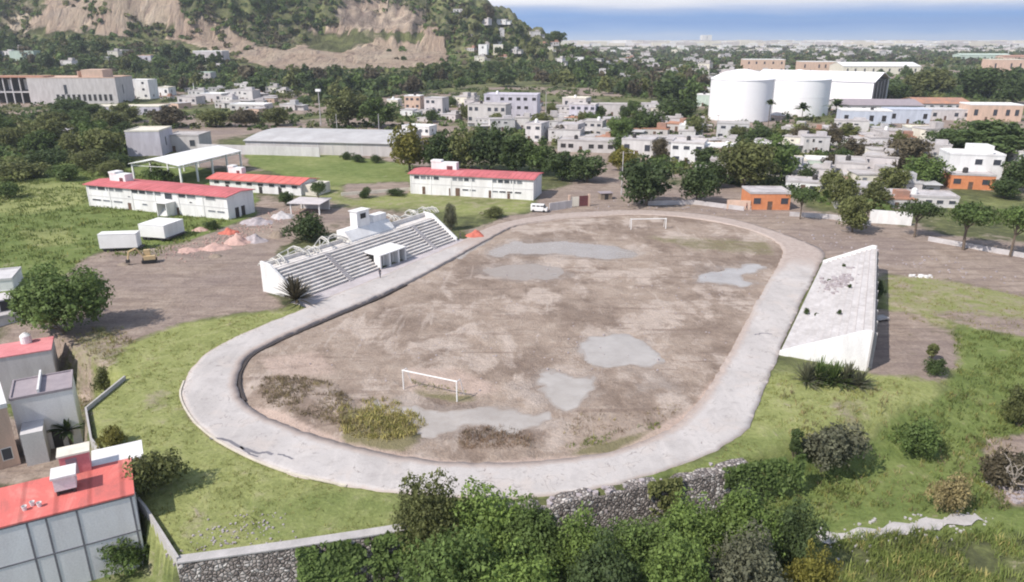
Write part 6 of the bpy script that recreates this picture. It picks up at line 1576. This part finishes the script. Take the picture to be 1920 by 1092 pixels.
pillar_wall([(1210, 386), (1300, 384), (1395, 396)], 1.2, 'concrete_roof', 'low broken wall between the dark trees and the orange house', 'boundary_wall')
pillar_wall([(1362, 392), (1406, 394)], 2.4, 'peach', 'pale pink yard wall joined to the left end of the orange house', 'boundary_wall')
pillar_wall([(1480, 406), (1560, 412), (1632, 424)], 1.1, 'concrete_roof', 'low concrete wall along the dirt verge right of the orange house', 'boundary_wall')
pillar_wall([(1629, 418), (1708, 424)], 3.2, 'white_paint', 'tall white yard wall left of the umbrella shaped tree', 'boundary_wall')
pillar_wall([(1740, 452), (1930, 486)], 1.0, 'concrete_roof', 'low pale wall behind the verge trees at the right', 'boundary_wall')
pillar_wall([(640, 368), (770, 358)], 0.9, 'cream_paint', 'low cream wall on the dirt strip between the schools', 'boundary_wall')
pillar_wall([(1528, 322), (1600, 304)], 1.4, 'pale_wall', 'pale pink wall along the concrete lane', 'boundary_wall')
pillar_wall([(1640, 332), (1700, 312)], 1.6, 'pale_wall', 'pale wall right of the concrete lane', 'boundary_wall')
# tower on the horizon
b = P(1325, 84); hh = 2; o = thing('tower_block', 'white tower block standing alone on the horizon', 'tower', (b[0], b[1], float(TZ(b[0], b[1]))))
D_ = b[1]; wpx = D_*17/F; ht = height_px((b[0], b[1], float(TZ(b[0], b[1]))), 66)
MB().box((-wpx/2, 0, -2), (-wpx*0.04, wpx, ht)).box((wpx*0.04, 0, -2), (wpx/2, wpx, ht)).build('wall', 'white_paint', o)
MB().box((-wpx*0.04, wpx*0.1, -2), (wpx*0.04, wpx, ht*0.96)).build('stair_core', 'blue_wall', o)

# scattered small houses: prototypes copied, each with its own roof part
PH = []
rp = random.Random(15)
for k, (wm, rm) in enumerate([('house_white', 'concrete_roof'), ('house_grey', 'old_roof'), ('house_mauve', 'concrete_roof'), ('cream_paint', 'old_roof'), ('peach', 'concrete_roof'), ('house_grey', 'shed_roof'), ('house_mauve', 'old_roof'), ('white_paint', 'concrete_roof'), ('house_grey', 'rust_roof'), ('house_white', 'old_roof')]):
    w, d, h = rp.uniform(6, 10), rp.uniform(6, 10), (5.4 if k % 3 == 0 else rp.uniform(2.8, 3.4))
    o = thing('house', '-', 'house', (0, 0, -500), 0)
    wl = MB().box((0, 0, -1.5), (w, d, h)); w2 = rp.uniform(3, 5); h2 = rp.uniform(2.3, 3.0)
    if k % 2: wl.box((w+0.003, rp.uniform(0.5, 2), -1.5), (w+w2, d*0.8, h2))
    else: wl.box((-w2, rp.uniform(0.5, 2), -1.5), (-0.003, d*0.7, h2))
    wl.build('wall', wm, o)
    r = MB().box((-0.15, -0.15, h), (w+0.15, d+0.15, h+0.2)).box((-0.1, -0.1, h+0.2), (w+0.1, 0.15, h+0.5)).box((-0.1, d-0.15, h+0.2), (w+0.1, d+0.1, h+0.5))
    if k % 3 != 1: r.box((w*0.55, d*0.3, h+0.2), (w*0.9, d*0.75, h+rp.uniform(1.6, 2.6)))
    if k % 2: r.box((w+0.003, 0.3, h2), (w+w2+0.3, d*0.85, h2+0.15))
    else: r.box((-w2-0.3, 0.3, h2), (-0.003, d*0.75, h2+0.15))
    r.build('roof', rm, o)
    for s in range(1 if h < 4 else 2):
        x = rp.uniform(0.5, 1.2)
        while x < w-1.4:
            ww = rp.uniform(0.7, 1.5); z0 = 0.9+s*2.7+rp.uniform(-0.1, 0.2)
            if rp.random() < 0.75: window(o, x, x+ww, z0, z0+rp.uniform(0.8, 1.3), 0, rp.choice(['opening', 'glass_grey', 'glass_dark']), wm)
            x += ww+rp.uniform(0.6, 2.2)
    door(o, w*0.45, w*0.45+0.9, 2.0)
    PH.append((o, w))
def copy_house(src, loc, rz, sc, label, group):
    r = src.copy(); COL.objects.link(r); r.location = loc; r.rotation_euler.z = rz; r.scale = sc; r['label'] = label; r['group'] = group
    for ch in src.children:
        c = ch.copy(); COL.objects.link(c); c.parent = r
        for g in ch.children:
            d2_ = g.copy(); COL.objects.link(d2_); d2_.parent = c
    return r
used = [0]*len(PH)
def scatter_houses(poly, n, label, group, gap, seed, sc=(0.8, 1.3)):
    r = random.Random(seed); xs = [p[0] for p in poly]; ys = [p[1] for p in poly]; t = 0; k = 0
    while k < n and t < n*80:
        t += 1; u = r.uniform(min(xs), max(xs)); v = r.uniform(min(ys), max(ys))
        if not pip(np.array([u]), np.array([v]), poly)[0]: continue
        b = PT(u, v)
        if any(math.hypot(b[0]-q[0], b[1]-q[1]) < q[2]+gap for q in HOUSES): continue
        s = r.uniform(*sc); i = r.randrange(len(PH)); HOUSES.append((b[0], b[1], 5*s)); k += 1
        copy_house(PH[i][0], (b[0], b[1], b[2]), r.uniform(-0.6, 0.2), (s*r.uniform(0.9, 1.6), s, s*r.uniform(0.9, 1.15)), label, group)
scatter_houses([(735, 196), (1000, 196), (1200, 205), (1335, 240), (1250, 300), (1150, 296), (1000, 268), (880, 246), (735, 226)], 50, 'small pale flat roofed house among the trees in the middle of the town', 'small houses in the middle of the town', 1.5, 61, (0.65, 1.05))
scatter_houses([(1240, 262), (1400, 268), (1560, 246), (1760, 246), (1770, 300), (1660, 395), (1480, 350), (1320, 330)], 46, 'small pale flat roofed house right of the dirt road below the tanks', 'small houses below the tanks', 1.5, 62, (0.65, 1.05))
scatter_houses([(1066, 104), (1350, 96), (1600, 94), (1930, 94), (1930, 112), (1660, 118), (1350, 160), (1070, 142)], 84, 'tiny pale house in the far town beyond the wood belt', 'far town houses', 6, 63, (0.9, 1.9))
scatter_houses([(285, 176), (500, 166), (560, 202), (500, 216), (320, 206)], 26, 'small pale house among the low roofs below the wood at the left', 'small houses at the left', 0.5, 64, (0.7, 1.2))
scatter_houses([(850, 10), (960, 42), (1056, 92), (1060, 122), (880, 128), (840, 70)], 22, 'tiny white house on the right shoulder of the hill', 'houses on the hill shoulder', 5, 65, (0.7, 1.2))
scatter_houses([(0, 90), (230, 96), (420, 130), (420, 150), (240, 130), (0, 140)], 8, 'tiny house among the trees at the foot of the quarry', 'houses in the wood under the quarry', 8, 66, (0.9, 1.4))
for o, w in PH:
    for ch in list(o.children_recursive): bpy.data.objects.remove(ch)
    bpy.data.objects.remove(o)
# white town along the horizon, beyond counting
r = np.random.default_rng(77); mb = MB()
for k in range(760):
    near = k < 160
    y = r.uniform(2000, 3200) if near else r.uniform(3200, 4300); x = r.uniform(0.05, 0.75)*y+r.normal(0, 40); w = r.uniform(10, 36) if near else r.uniform(25, 110); h = r.uniform(4, 9) if near else r.uniform(8, 19); z = float(TZ(x, y))
    mb.box((x, y, z-1), (x+w, y+r.uniform(8, 30), z+h), int(r.integers(0, 3)))
tag(mb.build('far_town', ['white_paint', 'pale_wall', 'cream_paint']), 'white town along the horizon', 'town', kind='stuff')

# ------------------------------------------------------------------ poles
def pole(u, vb, vt, label, arms=1, mat='concrete_roof', rad=0.14, name='utility_pole', lamp=False):
    b = PT(u, vb); h = height_px(b, vt); o = thing(name, label, 'lamp post' if lamp else 'utility pole', b, random.uniform(-0.4, 0.4))
    MB().tube((0, 0, -0.5), (0, 0, h), rad*1.3, rad*0.8, 8).build('shaft', mat, o)
    for k in range(arms): MB().box((-1.0, -0.07, h-0.5-0.9*k), (1.0, 0.07, h-0.36-0.9*k)).build('crossarm', 'timber', o)
    if lamp: MB().box((-1.3, -0.5, h), (1.3, 0.5, h+1.2)).build('lamp_head', 'white_metal', o)
    return o
pole(1165, 366, 284, 'tall pale utility pole at the dirt road before the large dark tree', 1)
pole(1023, 246, 172, 'tall thin pole at the right of the lavender apartment block', 1)
pole(712, 264, 214, 'thin pole above the right end of the long white warehouse', 0)
pole(633, 256, 214, 'thin pole above the middle of the long white warehouse', 0)
pole(602, 236, 172, 'tall lamp post with a pale head behind the long white warehouse', 0, lamp=True, name='lamp_post', rad=0.25)
pole(366, 186, 156, 'white pole above the low grey roofs at the left', 0, 'white_paint', 0.25)
pole(1679, 314, 276, 'pale pole among the brownish trees above the patios', 1)
pole(1344, 250, 215, 'pale pole left of the grey bare house', 1)
pole(1888, 112, 82, 'thin mast at the far right skyline', 0, 'white_paint', 0.5)

# ------------------------------------------------------------------ air, sky, sun
hm = MB().box((-6200, -60, -9.5), (6200, 6650, 185)).build('haze', 'white_paint'); tag(hm, kind='stuff')
m = bpy.data.materials.new('haze_air'); m.use_nodes = True; nt = m.node_tree; nt.nodes.clear()
vo = nt.nodes.new('ShaderNodeVolumePrincipled'); vo.inputs['Density'].default_value = 1.15e-4; vo.inputs['Color'].default_value = (0.84, 0.88, 0.95, 1); vo.inputs['Anisotropy'].default_value = 0.2
om = nt.nodes.new('ShaderNodeOutputMaterial'); nt.links.new(vo.outputs[0], om.inputs['Volume'])
hm.data.materials.clear(); hm.data.materials.append(m)

EL = R(46); AZX, AZY = -0.81, -0.586
sun = bpy.data.lights.new('sun', 'SUN'); sun.energy = 3.9; sun.angle = R(0.6); sun.color = (1.0, 0.935, 0.85)
so = bpy.data.objects.new('sun', sun); COL.objects.link(so)
d = Vector((-AZX*math.cos(EL), -AZY*math.cos(EL), -math.sin(EL))); so.rotation_euler = d.to_track_quat('-Z', 'Y').to_euler(); so.location = (-60, -30, 160)

W = bpy.data.worlds.new('World'); S.world = W; W.use_nodes = True; nt = W.node_tree
bg = nt.nodes['Background']; bg.inputs[1].default_value = 0.135
sk = nt.nodes.new('ShaderNodeTexSky'); sk.sky_type = 'NISHITA'; sk.sun_disc = False; sk.sun_elevation = EL; sk.sun_rotation = math.atan2(AZX, AZY); sk.altitude = 1200; sk.air_density = 1.0; sk.dust_density = 0.8
tc = nt.nodes.new('ShaderNodeTexCoord'); sx = nt.nodes.new('ShaderNodeSeparateXYZ'); nt.links.new(tc.outputs['Generated'], sx.inputs[0])
mp = nt.nodes.new('ShaderNodeMapping'); mp.inputs['Scale'].default_value = (3, 3, 28); nt.links.new(tc.outputs['Generated'], mp.inputs[0])
nz = nt.nodes.new('ShaderNodeTexNoise'); nz.inputs['Scale'].default_value = 2.2; nz.inputs['Detail'].default_value = 6; nt.links.new(mp.outputs[0], nz.inputs['Vector'])
zz = math_(nt, 'ADD', sx.outputs[2], math_(nt, 'MULTIPLY', math_(nt, 'SUBTRACT', nz.outputs[0], 0.5), 0.015))
K = 7.4
def kc(c): return tuple(x*K for x in c)
f = math_(nt, 'MULTIPLY', zz, 6.0, True)  # 0..1 over the lowest ~10 degrees
bank = ramp(nt, f, [(0.0, (0.40, 0.50, 0.68)), (0.05, (0.20, 0.36, 0.66)), (0.10, (0.085, 0.255, 0.60)), (0.15, (0.12, 0.29, 0.62)), (0.195, (0.33, 0.43, 0.65)), (0.235, (0.66, 0.67, 0.74)), (0.29, (0.84, 0.84, 0.87)), (1.0, (0.80, 0.82, 0.86))])
bank = mixc(nt, 1.0, bank, (K, K, K), 'MULTIPLY')
# broken cloud higher up over clear sky
mp2 = nt.nodes.new('ShaderNodeMapping'); mp2.inputs['Scale'].default_value = (2, 2, 5); nt.links.new(tc.outputs['Generated'], mp2.inputs[0])
n2 = nt.nodes.new('ShaderNodeTexNoise'); n2.inputs['Scale'].default_value = 1.6; n2.inputs['Detail'].default_value = 7; nt.links.new(mp2.outputs[0], n2.inputs['Vector'])
cl = ramp(nt, n2.outputs[0], [(0.48, 0.0), (0.62, 0.8)])
high = mixc(nt, cl, sk.outputs[0], (5.9, 5.85, 5.8))
upf = ramp(nt, sx.outputs[2], [(0.08, 0.0), (0.22, 1.0)])
nt.links.new(mixc(nt, upf, bank, high), bg.inputs[0])

S.view_settings.view_transform = 'Standard'; S.view_settings.look = 'None'; S.view_settings.exposure = 0.48; S.view_settings.gamma = 1.0
S.render.engine = 'CYCLES'
c = S.cycles; c.max_bounces = 5; c.diffuse_bounces = 3; c.glossy_bounces = 2; c.transmission_bounces = 3; c.volume_bounces = 0; c.transparent_max_bounces = 6
c.use_denoising = True; c.filter_width = 2.0
try: c.denoiser = 'OPENIMAGEDENOISE'
except Exception: pass
